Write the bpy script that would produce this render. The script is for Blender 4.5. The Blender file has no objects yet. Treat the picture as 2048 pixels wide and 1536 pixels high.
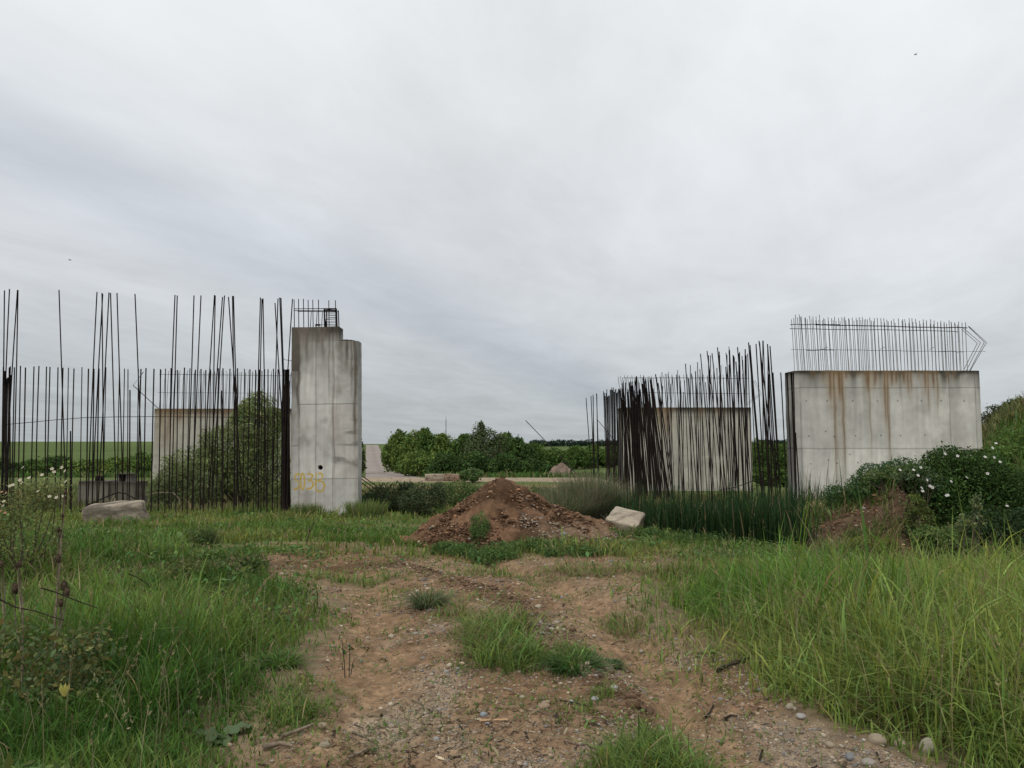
import bpy, math, random
import numpy as np
from mathutils import Vector
rng = np.random.default_rng(7)
random.seed(7)
scn = bpy.context.scene
col = scn.collection
F = 1540.0; HZ = 885.0; CAMZ = 1.6
TH = math.atan(117.0 / F)
ct, st = math.cos(TH), math.sin(TH)

# ------------------------------------------------------------------ helpers
def at(px, py, Y):
    """point of the place seen at photo pixel (px,py), Y metres ahead"""
    a = (px - 1024) / F; b = (768 - py) / F
    dy = ct - b * st; dz = b * ct + st
    return (a / dy * Y, Y, CAMZ + dz / dy * Y)
def xat(px, Y): return (px - 1024) / F * Y
def ss(a, b, x):
    t = np.clip((np.asarray(x, float) - a) / (b - a), 0, 1)
    return t * t * (3 - 2 * t)
_perm = np.random.default_rng(3).random((256, 256))
def vn(x, y):
    xi = np.floor(x).astype(int); yi = np.floor(y).astype(int)
    fx = x - xi; fy = y - yi
    fx = fx * fx * (3 - 2 * fx); fy = fy * fy * (3 - 2 * fy)
    g = lambda i, j: _perm[(xi + i) & 255, (yi + j) & 255]
    return (g(0, 0) * (1 - fx) + g(1, 0) * fx) * (1 - fy) + (g(0, 1) * (1 - fx) + g(1, 1) * fx) * fy
def fbm(x, y, f=1.0, o=4, seed=0):
    x = np.asarray(x, float) * f + seed * 17.3; y = np.asarray(y, float) * f + seed * 31.7
    s = 0; a = 0.5; n = 0
    for _ in range(o):
        s = s + a * vn(x, y); n += a; x = x * 2.03 + 5.1; y = y * 2.03 + 9.7; a *= 0.5
    return s / n            # 0..1

def tag(o, label=None, cat=None, group=None, kind=None):
    if label: o['label'] = label
    if cat: o['category'] = cat
    if group: o['group'] = group
    if kind: o['kind'] = kind
    return o
def empty(name, loc=(0, 0, 0), rz=0.0):
    o = bpy.data.objects.new(name, None); col.objects.link(o)
    o.location = loc; o.rotation_euler = (0, 0, rz); o.empty_display_size = 0.1
    return o
def mesh_obj(name, V, faces, mat, parent=None, color=None, smooth=False, loc=(0, 0, 0)):
    """faces: list of arrays (n,3)/(n,4)"""
    me = bpy.data.meshes.new(name)
    V = np.asarray(V, np.float32)
    faces = [np.asarray(f, np.int32) for f in faces if len(f)]
    me.vertices.add(len(V)); me.vertices.foreach_set('co', V.ravel())
    idx = np.concatenate([f.ravel() for f in faces])
    tot = np.concatenate([np.full(len(f), f.shape[1], np.int32) for f in faces])
    start = np.concatenate([[0], np.cumsum(tot)[:-1]]).astype(np.int32)
    me.loops.add(len(idx)); me.loops.foreach_set('vertex_index', idx)
    me.polygons.add(len(tot)); me.polygons.foreach_set('loop_start', start)
    if smooth: me.polygons.foreach_set('use_smooth', np.ones(len(tot), bool))
    me.update(calc_edges=True); me.validate()
    if color is not None:
        c = np.ones((len(V), 4), np.float32); c[:, :3] = color
        a = me.color_attributes.new('Col', 'FLOAT_COLOR', 'POINT'); a.data.foreach_set('color', c.ravel())
    me.materials.append(mat)
    o = bpy.data.objects.new(name, me); col.objects.link(o); o.location = loc
    if parent: o.parent = parent
    return o
class MB:
    def __init__(s): s.V = []; s.Q = []; s.T = []; s.C = []; s.n = 0
    def add(s, V, Q=None, T=None, c=None):
        V = np.asarray(V, float).reshape(-1, 3)
        if Q is not None and len(Q): s.Q.append(np.asarray(Q) + s.n)
        if T is not None and len(T): s.T.append(np.asarray(T) + s.n)
        s.V.append(V)
        if c is not None: s.C.append(np.broadcast_to(np.asarray(c, float), (len(V), 3)))
        s.n += len(V)
    def tube(s, pts, r, k=6, c=None):
        pts = np.asarray(pts, float); n = len(pts)
        r = np.broadcast_to(np.asarray(r, float), (n,))
        d = np.gradient(pts, axis=0); d /= np.linalg.norm(d, axis=1)[:, None] + 1e-9
        ref = np.array([0, 0, 1.0]) if abs(d[0, 2]) < .8 else np.array([1.0, 0, 0])
        a = np.cross(d, ref); a /= np.linalg.norm(a, axis=1)[:, None] + 1e-9
        b = np.cross(d, a)
        an = np.arange(k) / k * 2 * math.pi
        V = pts[:, None] + r[:, None, None] * (a[:, None] * np.cos(an)[None, :, None] + b[:, None] * np.sin(an)[None, :, None])
        Q = []
        i = np.arange(n - 1)[:, None] * k; j = np.arange(k)[None]; j2 = (j + 1) % k
        Q = np.stack([i + j, i + j2, i + k + j2, i + k + j], -1).reshape(-1, 4)
        V = np.concatenate([V.reshape(-1, 3), pts[:1], pts[-1:]])
        T = [[n * k, jj, (jj + 1) % k] for jj in range(k)] + [[n * k + 1, (n - 1) * k + (jj + 1) % k, (n - 1) * k + jj] for jj in range(k)]
        s.add(V, Q, T, c)
    def box(s, x0, x1, y0, y1, z0, z1, c=None):
        V = [(x, y, z) for z in (z0, z1) for y in (y0, y1) for x in (x0, x1)]
        s.add(V, [[0, 2, 3, 1], [4, 5, 7, 6], [0, 1, 5, 4], [2, 6, 7, 3], [1, 3, 7, 5], [0, 4, 6, 2]], None, c)
    def build(s, name, mat, parent=None, smooth=False, loc=(0, 0, 0)):
        V = np.concatenate(s.V) - np.asarray(loc, float) if parent is None else np.concatenate(s.V)
        fs = []
        if s.Q: fs.append(np.concatenate(s.Q))
        if s.T: fs.append(np.concatenate(s.T))
        return mesh_obj(name, V, fs, mat, parent, np.concatenate(s.C) if s.C else None, smooth, loc)

# ------------------------------------------------------------------ materials
def newmat(name):
    m = bpy.data.materials.new(name); m.use_nodes = True
    nt = m.node_tree; nt.nodes.clear()
    out = nt.nodes.new('ShaderNodeOutputMaterial')
    return m, nt, out
def N(nt, t, **k):
    n = nt.nodes.new(t)
    for a, b in k.items(): setattr(n, a, b)
    return n
def leaf_mat(name, trans=0.35, rough=0.5, spec=0.3):
    m, nt, out = newmat(name)
    at_ = N(nt, 'ShaderNodeAttribute', attribute_name='Col')
    p = N(nt, 'ShaderNodeBsdfPrincipled'); p.inputs['Roughness'].default_value = rough
    p.inputs['Specular IOR Level'].default_value = spec
    tr = N(nt, 'ShaderNodeBsdfTranslucent'); mx = N(nt, 'ShaderNodeMixShader'); mx.inputs[0].default_value = trans
    hs = N(nt, 'ShaderNodeHueSaturation'); hs.inputs['Hue'].default_value = .49; hs.inputs['Saturation'].default_value = 1.1; hs.inputs['Value'].default_value = 1.2
    L = nt.links.new
    L(at_.outputs['Color'], p.inputs['Base Color']); L(at_.outputs['Color'], hs.inputs['Color']); L(hs.outputs[0], tr.inputs['Color'])
    L(p.outputs[0], mx.inputs[1]); L(tr.outputs[0], mx.inputs[2]); L(mx.outputs[0], out.inputs[0])
    return m
def col_mat(name, rough=0.9, bump=0.3, bscale=60, var=0.25, vscale=8, spec=0.2, detail=6, bdist=.01):
    """vertex colour times object-space noise, with a noise bump"""
    m, nt, out = newmat(name); L = nt.links.new
    at_ = N(nt, 'ShaderNodeAttribute', attribute_name='Col')
    tc = N(nt, 'ShaderNodeTexCoord')
    n1 = N(nt, 'ShaderNodeTexNoise'); n1.inputs['Scale'].default_value = vscale; n1.inputs['Detail'].default_value = detail
    n2 = N(nt, 'ShaderNodeTexNoise'); n2.inputs['Scale'].default_value = bscale; n2.inputs['Detail'].default_value = 5
    mr = N(nt, 'ShaderNodeMapRange'); mr.inputs['From Min'].default_value = .25; mr.inputs['From Max'].default_value = .75
    mr.inputs['To Min'].default_value = 1 - var; mr.inputs['To Max'].default_value = 1 + var
    mx = N(nt, 'ShaderNodeVectorMath', operation='SCALE')
    p = N(nt, 'ShaderNodeBsdfPrincipled'); p.inputs['Roughness'].default_value = rough; p.inputs['Specular IOR Level'].default_value = spec
    b = N(nt, 'ShaderNodeBump'); b.inputs['Strength'].default_value = bump; b.inputs['Distance'].default_value = bdist
    L(tc.outputs['Object'], n1.inputs[0]); L(tc.outputs['Object'], n2.inputs[0])
    L(n1.outputs[0], mr.inputs[0]); L(at_.outputs['Color'], mx.inputs[0]); L(mr.outputs[0], mx.inputs['Scale'])
    L(mx.outputs[0], p.inputs['Base Color']); L(n2.outputs[0], b.inputs['Height']); L(b.outputs[0], p.inputs['Normal'])
    L(p.outputs[0], out.inputs[0])
    return m
def flat_mat(name, c, rough=0.7, metal=0.0, c2=None, scale=10, spec=.3):
    m, nt, out = newmat(name); L = nt.links.new
    p = N(nt, 'ShaderNodeBsdfPrincipled'); p.inputs['Roughness'].default_value = rough; p.inputs['Metallic'].default_value = metal
    p.inputs['Specular IOR Level'].default_value = spec
    tc = N(nt, 'ShaderNodeTexCoord'); n1 = N(nt, 'ShaderNodeTexNoise'); n1.inputs['Scale'].default_value = scale; n1.inputs['Detail'].default_value = 4
    r = N(nt, 'ShaderNodeValToRGB'); r.color_ramp.elements[0].position = .35; r.color_ramp.elements[1].position = .65
    r.color_ramp.elements[0].color = (*c, 1); r.color_ramp.elements[1].color = (*(c2 or [v * 1.5 for v in c]), 1)
    L(tc.outputs['Object'], n1.inputs[0]); L(n1.outputs[0], r.inputs[0]); L(r.outputs[0], p.inputs['Base Color'])
    L(p.outputs[0], out.inputs[0])
    return m
M_grass = leaf_mat('grass_blades', .38, .6, .1)
M_leaf = leaf_mat('leaves', .3, .6, .1)
M_far = leaf_mat('far_leaves', .25, .8, .04)
M_petal = leaf_mat('petals', .3, .6, .2)
M_conc = col_mat('board_marked_concrete', .85, .25, 90, .10, 5, .25, 8, .004)
M_rock = col_mat('stone', .8, .3, 45, .18, 14, .3, 6, .006)
M_soil = col_mat('loose_soil', .95, .8, 22, .35, 9, .02, 8, .03)
M_ground = col_mat('earth', .95, .9, 55, .25, 11, .03, 9, .014)
M_steel = flat_mat('rusty_steel', (.008, .006, .0055), .85, 0, (.022, .013, .010), 6, .2)
M_steel2 = flat_mat('weathered_steel', (.03, .027, .025), .75, 0, (.065, .05, .04), 3, .3)
M_steel3 = flat_mat('pale_weathered_steel', (.13, .125, .12), .7, 0, (.22, .2, .18), 3, .3)
M_bark = flat_mat('bark', (.06, .045, .035), .9, 0, (.12, .095, .07), 30, .1)
M_dry = flat_mat('dry_stalk', (.16, .12, .085), .9, 0, (.26, .21, .15), 25, .1)
M_head = flat_mat('seed_head_brown', (.045, .032, .022), .95, 0, (.11, .08, .055), 60, .05)
M_black = flat_mat('dark_wood', (.02, .016, .013), .85, 0, (.05, .038, .03), 25, .1)

# ------------------------------------------------------------------ terrain
def gbase(x, y):
    x = np.asarray(x, float); y = np.asarray(y, float)
    near = np.interp(y, [-60, 0, 8, 14, 20, 23, 27, 37, 41.5, 43.5, 46.5, 50, 60, 80], [.1, 0, 0, -.13, -.38, -.52, -1.05, -1.15, -.85, -.66, -.5, -.8, -1.35, -2.0])
    farR = np.interp(y, [80, 120, 700, 4000], [0, -.3, 0, -3])
    farM = np.interp(y, [80, 121, 178, 200, 230, 288, 330, 4000], [0, -.7, -1.0, -.45, .8, 2.64, 2.5, -8])
    farL = np.interp(y, [50, 60, 100, 200, 330, 400, 4000], [0, .15, .6, 1.5, 4.0, 4.0, -6])
    u = x / np.maximum(y, 1)
    wR = ss(-.12, .02, u); wL = 1 - ss(-.29, -.21, u)
    z = near + farR * wR + farM * (1 - wR) * (1 - wL) + farL * wL
    z = z - .62 * ss(.1, .17, u) * ss(35, 40, y) * (1 - ss(55, 75, y))
    # reed pit
    s = (x - 2.4) * .812 + (y - 15.2) * .584
    y0 = 11.6 + 2.1 * ss(6.4, 7.6, x)
    bank = ss(4.2, 7.2, x) * ss(0, 1.6, y - y0) * (1 - ss(14.4, 16.6, y) * (1 - ss(9.5, 12.5, x))) * (1 - ss(18.5, 21, y) * (1 - ss(.57, .63, x / np.maximum(y, 1)))) * (1 - ss(27, 36, y))
    pit = ss(0, 1.5, s) * ss(1.5, 2.7, x) * (1 - ss(8.4, 10.5, x)) * (1 - ss(22, 27, y)) * (1 - ss(0, .4, bank)) * (1 - ss(4.4, 5.4, x) * (1 - ss(15.6, 17, y)))
    z = z - .75 * pit + (.95 + .5 * ss(8.5, 12, x)) * bank
    z = z + 3.5 * ss(11, 22, x) * ss(.48, .6, x / np.maximum(y, 1)) * ss(14, 22, y) * (1 - ss(27, 36, y))
    return z
RUTS = [([2, 3.78, 5.9, 7.8, 9.5, 11.5], [-.62, -.60, -1.02, -1.35, -1.9, -2.9], .36, .085),
        ([2, 3.78, 4.8, 5.9, 7.8, 9.6, 11.5], [1.25, 1.08, 1.05, 1.0, .85, .3, -.6], .3, .115)]
RIDGE = ([2, 3.78, 4.14, 5.0, 6.1, 8.1, 9.9, 10.6], [.85, .78, .80, .68, .42, -.08, -1.1, -1.6])
RIDGE2 = ([2, 3.78, 4.4, 5.3, 6.6], [2.3, 1.9, 1.72, 1.62, 1.4])
def trackL(y): return np.interp(y, [1, 3.78, 4.78, 5.9, 7.0, 8.2, 9.3, 10.5, 11.8, 13], [-1.0, -1.2, -1.35, -1.45, -1.42, -2.0, -2.85, -3.6, -4.1, -4.6])
def trackR(y): return np.interp(y, [1, 3.78, 4.14, 4.5, 5.3, 6.5, 7.8, 9.3, 10.6, 12], [2.9, 1.98, 1.75, 1.62, 1.6, 1.38, 1.35, 1.7, 2.3, 2.3])
def ellip(x, y, cx, cy, rx, ry): return 1 - ss(.6, 1.15, np.sqrt(((x - cx) / rx) ** 2 + ((y - cy) / ry) ** 2))
def dirtmask(x, y):
    w = (fbm(x, y, 1.3, 4, 1) - .5) * .9 * np.clip(y / 7, .5, 1.6)
    a = ss(-.18, .22, x - trackL(y) + w) * ss(-.18, .22, trackR(y) - x + w) * (1 - ss(11.6, 12.8, y + w))
    return a
GREENS = [(-.15, 6.5, .42, .95, .2), (.0, 5.8, .32, .45, .22), (.42, 5.75, .25, .35, .12), (.72, 3.85, .42, .42, .14), (1.15, 7.2, .35, .6, .12), (-.55, 7.3, .2, .4, .14), (-1.35, 4.9, .3, .6, .12), (-.1, 9.8, .8, .35, .1), (-2.0, 9.4, .9, .5, .12), (1.2, 9.9, 1.2, .7, .12), (.55, 4.9, .16, .2, .08), (1.55, 6.3, .25, .5, .1)]
def greenpatch(x, y):
    g = np.zeros_like(x); w = (fbm(x, y, 4, 3, 5) - .5) * .35
    for cx, cy, rx, ry, _ in GREENS: g = np.maximum(g, ellip(x + w, y + w, cx, cy, rx, ry))
    return g
def turfbare(x, y):
    """bare patches in the short turf behind the track"""
    b = 0
    for cx, cy, rx, ry in [(-5.4, 15.3, 1.4, .7), (-3.9, 12.9, 2.3, .45), (-8.3, 16.0, .9, .4), (-2.4, 17.5, .7, .5), (-2.0, 12.4, 1.3, .35), (-4.2, 18.2, .7, .35)]:
        b = np.maximum(b, ellip(x, y + (fbm(x, y, 2, 3, 8) - .5) * .8, cx, cy, rx, ry))
    return b
def gz(x, y, fine=True):
    x = np.asarray(x, float); y = np.asarray(y, float)
    z = gbase(x, y)
    n = 1 - ss(26, 40, y)
    z = z + (fbm(x, y, .5, 3, 2) - .5) * .16 * n * ss(7, 13, y) + (fbm(x, y, .12, 3, 4) - .5) * .5 * ss(50, 70, y) * (1 - ss(110, 150, y))
    nearm = (1 - ss(11, 13, y)) * ss(1, 2.5, y)
    for ys, xs, w, d in RUTS:
        c = np.interp(y, ys, xs)
        z = z - d * np.exp(-((x - c) / w) ** 2 * 1.6) * nearm
    c = np.interp(y, *RIDGE); z = z + .05 * np.exp(-((x - c) / .13) ** 2) * nearm * (.35 + 1.2 * fbm(x, y, 3, 3, 6))
    c = np.interp(y, *RIDGE2); z = z + .06 * np.exp(-((x - c) / .2) ** 2) * nearm * (.4 + fbm(x, y, 3, 3, 9))
    if fine:
        near = 1 - ss(9, 20, y)
        m = .4 + .6 * dirtmask(x, y)
        z = z + near * m * ((fbm(x, y, 5, 4, 11) - .5) * .034 + (fbm(x, y, 20, 4, 12) - .5) * .034)
        bk = ss(4.2, 6, x) * ss(11.4, 12.4, y) * (1 - ss(15, 18, y))
        z = z + bk * ((fbm(x, y, 2.2, 5, 13) - .5) * .4)
    return z
def build_ground():
    Yr = np.concatenate([[-300, -120, -50, -20, -8, -3, 0, 1.4], np.geomspace(2.2, 13, 760), np.geomspace(13.1, 60, 300), np.geomspace(61, 420, 130), np.geomspace(450, 6000, 30)])
    uc = np.linspace(-1.0, 1.0, 820)
    uo = np.geomspace(1.04, 30, 40)
    us = np.concatenate([-uo[::-1], uc, uo])
    W = np.maximum(Yr * .82, 2.0) + .35
    X = us[None, :] * W[:, None]; Y = np.repeat(Yr[:, None], len(us), 1)
    x = X.ravel(); y = Y.ravel()
    z = gz(x, y)
    nY, nX = X.shape
    i = np.arange(nY - 1)[:, None] * nX; j = np.arange(nX - 1)[None]
    Q = np.stack([i + j, i + j + 1, i + nX + j + 1, i + nX + j], -1).reshape(-1, 4)
    # true surface colours
    d = dirtmask(x, y); g = greenpatch(x, y); tb = turfbare(x, y)
    n1 = fbm(x, y, .9, 4, 20)[:, None]; n2 = fbm(x, y, 9, 4, 21)[:, None]; n3 = fbm(x, y, 40, 2, 22)[:, None]
    tan = np.array([.238, .162, .10]); red = np.array([.185, .116, .068]); grey = np.array([.31, .26, .195])
    dirt = tan * (1 - ss(.35, .65, n1)) + red * ss(.35, .65, n1)
    grav = ss(.5, .75, fbm(x, y, 1.6, 3, 23))[:, None] * (1 - ss(6, 9, y))[:, None]
    dirt = dirt * (1 - grav * .6) + grey * grav * .6
    rut = np.zeros(len(x))
    for ys, xs, w, dd in RUTS: rut = np.maximum(rut, np.exp(-((x - np.interp(y, ys, xs)) / (w * .95)) ** 4))
    rut = (rut * (1 - ss(10.5, 12, y)) * ss(.25, .5, fbm(x, y, 1.2, 3, 66)))[:, None]
    dirt = dirt * (1 - rut) + np.array([.235, .155, .092]) * rut
    dark = np.exp(-((x - np.interp(y, *RIDGE)) / .2) ** 2)[:, None] * .6 + ellip(x, y, -2.8, 10.6, 1.5, .5)[:, None] * .6
    dirt = dirt * (1 - dark * .55 * (1 - ss(11, 13, y))[:, None])
    dirt = dirt * (.6 + .8 * n2) * (.65 + .7 * n3)
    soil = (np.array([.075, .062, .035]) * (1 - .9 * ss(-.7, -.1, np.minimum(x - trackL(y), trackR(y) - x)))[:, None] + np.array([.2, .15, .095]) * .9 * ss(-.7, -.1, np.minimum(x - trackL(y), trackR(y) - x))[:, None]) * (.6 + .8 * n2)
    turf = np.array([.10, .13, .045]) * (.6 + .8 * n2)
    straw = np.array([.16, .13, .07])
    fieldc = np.array([.088, .12, .04]) * (.8 + .4 * fbm(x, y, .03, 4, 30)[:, None])
    d_ = (d * (1 - .55 * g))[:, None]
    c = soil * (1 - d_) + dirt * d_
    mid = ss(11.5, 14, y)[:, None]
    tbm = tb[:, None]
    midc = turf * (1 - tbm) + dirt * tbm
    midc = midc * (1 - .35 * ss(.5, .8, n1)) + straw * .35 * ss(.5, .8, n1)
    c = c * (1 - mid) + midc * mid
    # exposed bank
    bk = (ss(4.3, 5, x) * (1 - ss(7.0, 7.8, x)) * ss(11.5, 12.2, y) * (1 - ss(14.5, 15.5, y)))[:, None]
    bankc = np.array([.085, .056, .036]) * (.35 + 1.3 * n2)
    c = c * (1 - bk) + bankc * bk
    # pit and ditch
    s = (x - 2.4) * .812 + (y - 15.2) * .584
    pt = (ss(.2, 1, s) * ss(1.5, 2.6, x) * (1 - ss(8.4, 9.5, x)) * ss(12, 14, y) * (1 - ss(30, 40, y)) * (1 - bk[:, 0]))[:, None]
    c = c * (1 - pt) + np.array([.05, .045, .03]) * pt
    # transverse haul road
    hr = (ss(43.6, 44.4, y + (fbm(x, y, .4, 3, 41) - .5) * 1.4) * (1 - ss(46.6, 47.6, y + (fbm(x, y, .3, 3, 44) - .5) * 1.5)) * ss(-.3, -.2, x / np.maximum(y, 1)) * (1 - ss(.11, .2, x / np.maximum(y, 1))))[:, None]
    c = c * (1 - hr) + np.array([.30, .24, .17]) * (.6 + .8 * n2) * hr
    slp = (ss(37, 40, y) * (1 - ss(42.3, 43, y)) * ss(-.3, -.2, x / np.maximum(y, 1)) * (1 - ss(.08, .15, x / np.maximum(y, 1))) * ss(.38, .55, fbm(x, y, .6, 4, 47)))[:, None]
    c = c * (1 - slp) + np.array([.24, .18, .11]) * (.7 + .6 * n2) * slp
    fm = ss(55, 80, y)[:, None]
    c = c * (1 - fm) + fieldc * fm
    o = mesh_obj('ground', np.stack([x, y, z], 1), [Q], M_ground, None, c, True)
    tag(o, kind='structure')
build_ground()

# far asphalt road climbing the opposite slope: its own sheet just above the ground
def build_road():
    ys = np.concatenate([np.linspace(50, 70, 16), np.linspace(72, 300, 115)])
    V = []; C = []
    nx = 13
    for yy in ys:
        xl = -.189 * yy; wr = 4.5 + 5.5 * (1 - ss(55, 92, yy)); wl = 1.5 * (1 - ss(52, 60, yy))
        for k in range(nx):
            t = k / (nx - 1); xx = xl - wl + (wr + wl) * t
            V.append((xx, yy, 0)); C.append(t)
    V = np.array(V); V[:, 2] = gz(V[:, 0], V[:, 1]) + .06
    t = np.array(C); n = fbm(V[:, 0], V[:, 1], .7, 4, 50)
    c = np.array([.27, .235, .21])[None] * (.85 + .3 * n)[:, None]
    c = c * (1 - .12 * np.exp(-((t - .5) / .12) ** 2))[:, None]
    i = np.arange(len(ys) - 1)[:, None] * nx; j = np.arange(nx - 1)[None]
    Q = np.stack([i + j, i + j + 1, i + nx + j + 1, i + nx + j], -1).reshape(-1, 4)
    tag(mesh_obj('road', V, [Q], M_ground, None, c, True), kind='structure')
build_road()

# ------------------------------------------------------------------ vegetation tools
def blades(P, h, w, ang, bend, colr, fr=None):
    """P (n,3); four-level tapering blades, returns V,T,C"""
    n = len(P); d = np.stack([np.cos(ang), np.sin(ang), np.zeros(n)], 1)
    fa = ang + math.pi / 2 + (rng.random(n) - .5) * 1.6
    s = np.stack([np.cos(fa), np.sin(fa), np.zeros(n)], 1)
    V = np.empty((n, 7, 3)); lv = [0, .38, .74]
    up = np.array([0, 0, 1.0])
    def p(t): return P + d * (h * bend * t * t)[:, None] + up * (h * t * (1 - .42 * bend * t))[:, None]
    for k, t in enumerate(lv):
        ww = w * (1 - .35 * t) * .5 * (.8 if k == 0 else 1)
        V[:, 2 * k] = p(t) - s * ww[:, None]; V[:, 2 * k + 1] = p(t) + s * ww[:, None]
    V[:, 6] = p(1.0)
    T = np.array([[0, 1, 3], [0, 3, 2], [2, 3, 5], [2, 5, 4], [4, 5, 6]])
    TT = (np.arange(n)[:, None, None] * 7 + T[None]).reshape(-1, 3)
    C = np.repeat(colr[:, None], 7, 1).reshape(-1, 3)
    return V.reshape(-1, 3), TT, C
def vcol(n, base, sv=.25, hv=.12, r=rng):
    b = np.asarray(base, float)
    if b.ndim == 1: b = np.repeat(b[None], n, 0)
    v = np.exp(r.normal(0, sv, n)); h = r.normal(0, hv, n)
    c = b * v[:, None]; c[:, 0] *= np.exp(h); c[:, 2] *= np.exp(-h * .5)
    return np.clip(c, .003, .9)
def grass_object(name, x, y, h, w, base, bend=(.15, .7), mat=None, dry=.05, label=None, windang=None, sv=.28, hv=.12):
    n = len(x)
    z = gz(x, y) - .01
    w = w * np.exp(rng.normal(-.1, .4, n)); h = h * np.where(rng.random(n) < .04, rng.uniform(1.2, 1.6, n), 1)
    dry = np.clip(dry * 3.2 * ss(.35, .75, fbm(x, y, 1.1, 4, 90)) + dry * .3, 0, 1) if dry < 1 else np.ones(n)
    a = rng.random(n) * 2 * math.pi
    if windang is not None: a = np.where(rng.random(n) < .6, windang + rng.normal(0, .7, n), a)
    b = rng.uniform(*bend, n)
    c = vcol(n, base, sv, hv)
    dm = rng.random(n) < dry
    c[dm] = vcol(int(dm.sum()), (.27, .22, .12), .2, .05)
    V, T, C = blades(np.stack([x, y, z], 1), h, w, a, b, c)
    o = mesh_obj(name, V, [T], mat or M_grass, None, C, True)
    tag(o, label, kind='stuff')
    return o
def scatter(n, y0, y1, f, xf=.8, power=1.0):
    """n candidates, density falling with distance, kept with probability f(x,y)"""
    u = rng.random(n)
    y = (y0 ** (1 - power) + u * (y1 ** (1 - power) - y0 ** (1 - power))) ** (1 / (1 - power)) if power != 1 else y0 * (y1 / y0) ** u
    x = (rng.random(n) * 2 - 1) * (y * xf + .4)
    k = rng.random(n) < f(x, y)
    return x[k], y[k]

def sn3(p, f, seed):
    r = np.random.default_rng(seed); s = 0
    for _ in range(6):
        k = r.normal(0, 1, 3) * f; s = s + np.sin(p @ k + r.random() * 6.28)
    return s / 6
def crown(lobes, n, leaf, base, seed=0, gap=-.15, shell=.3, aspect=.55, droop=.2, gf=2.2, sv=.25, hv=.12, cl=.28):
    r = np.random.default_rng(seed)
    L = np.array(lobes, float); wgt = (L[:, 3] * L[:, 4] + L[:, 3] * L[:, 5] + L[:, 4] * L[:, 5]); wgt /= wgt.sum()
    li = r.choice(len(L), int(n * 1.5), p=wgt)
    d = r.normal(0, 1, (len(li), 3)); d /= np.linalg.norm(d, axis=1)[:, None]
    rad = 1 - np.abs(r.normal(0, shell, len(li))); rad = np.where(rad < .05, r.random(len(li)), rad)
    rad = rad * (1 + .24 * sn3(d * 1.0 + li[:, None] * 3.1, 4.0, seed + 5))
    # stray shoots poking out
    st_ = (r.random(len(li)) < .3) & (sn3(d + li[:, None] * 1.7, 9, seed + 6) > .35); rad[st_] *= r.uniform(1.05, 1.32, st_.sum())
    P = L[li, :3] + d * L[li, 3:6] * rad[:, None]
    size = np.mean(L[:, 3:6])
    q = sn3(P, gf / size, seed + 9)
    k = (q > gap) | (r.random(len(q)) < .25)
    P = P[k][:n]; d = d[k][:n]; q = q[k][:n]; m = len(P)
    # leaves
    nrm = d * .6 + r.normal(0, .7, (m, 3)) + np.array([0, 0, .35]); nrm /= np.linalg.norm(nrm, axis=1)[:, None]
    t = r.normal(0, 1, (m, 3)); t[:, 2] -= droop * 2; t -= nrm * np.sum(t * nrm, 1)[:, None]; t /= np.linalg.norm(t, axis=1)[:, None] + 1e-9
    b = np.cross(nrm, t)
    s = leaf * np.exp(r.normal(0, .3, m))
    a = s[:, None] * t; bb = (s * aspect * .5)[:, None] * b
    V = np.stack([P - a * .5, P + bb - a * .05, P + a * .5 - nrm * (s * .12)[:, None], P - bb - a * .05], 1).reshape(-1, 3)
    Q = np.arange(m * 4).reshape(-1, 4)
    c = vcol(m, base, sv, hv, r) * np.exp(cl * sn3(P, 3.2 / size, seed + 21))[:, None]
    return V, Q, np.repeat(c, 4, 0)
def bush(name, label, cat, px, Y, lobes, n, leaf, base, group=None, mat=None, seed=0, x=None, trunk=True, tr=.04, flowers=None, **kw):
    """lobes relative to the base point, metres"""
    bx = xat(px, Y) if x is None else x
    bz = float(gz(np.array([bx]), np.array([Y]))[0])
    root = empty(name, (bx, Y, bz)); tag(root, label, cat, group)
    V, Q, C = crown(lobes, n, leaf, base, seed, **kw)
    mesh_obj('crown', V, [Q], mat or M_leaf, root, C)
    if trunk:
        r = random.Random(seed); m = MB()
        for l in lobes:
            for _ in range(3):
                ex = l[0] + r.uniform(-.6, .6) * l[3]; ey = l[1] + r.uniform(-.6, .6) * l[4]; ez = l[2] + r.uniform(-.2, .75) * l[5]
                p0 = np.array([r.uniform(-.15, .15) * l[3], r.uniform(-.1, .1), -.08]); p3 = np.array([ex, ey, ez])
                mid = (p0 + p3) / 2 + np.array([r.uniform(-.1, .1), r.uniform(-.1, .1), .12 * l[5]])
                m.tube([p0, (p0 + mid) / 2, mid, (mid + p3) / 2, p3], [tr, tr * .8, tr * .6, tr * .4, tr * .15], 5)
        m.build('trunk', M_bark, root)
    return root

# ------------------------------------------------------------------ painted concrete bodies
def patch(m, o, ux, uy, nx, ny, f, disp=None):
    """grid patch from o spanning ux (nx cells) and uy (ny cells); f(pos)->colour"""
    o = np.array(o, float); ux = np.array(ux, float); uy = np.array(uy, float)
    a = np.linspace(0, 1, nx + 1)[None, :, None]; b = np.linspace(0, 1, ny + 1)[:, None, None]
    P = (o + a * ux + b * uy).reshape(-1, 3)
    nr = np.cross(ux, uy); nr /= np.linalg.norm(nr)
    c = f(P, nr)
    if disp is not None: P = P + nr * disp(P)[:, None]
    P = P + np.stack([sn3(P, 2.5, 901) + sn3(P, 9, 904), sn3(P, 2.5, 902) + sn3(P, 9, 905), sn3(P, 2.5, 903) + sn3(P, 9, 906)], 1) * .009
    i = np.arange(ny)[:, None] * (nx + 1); j = np.arange(nx)[None]
    Q = np.stack([i + j, i + j + 1, i + nx + 2 + j, i + nx + 1 + j], -1).reshape(-1, 4)
    m.add(P, Q, None, c)
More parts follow.
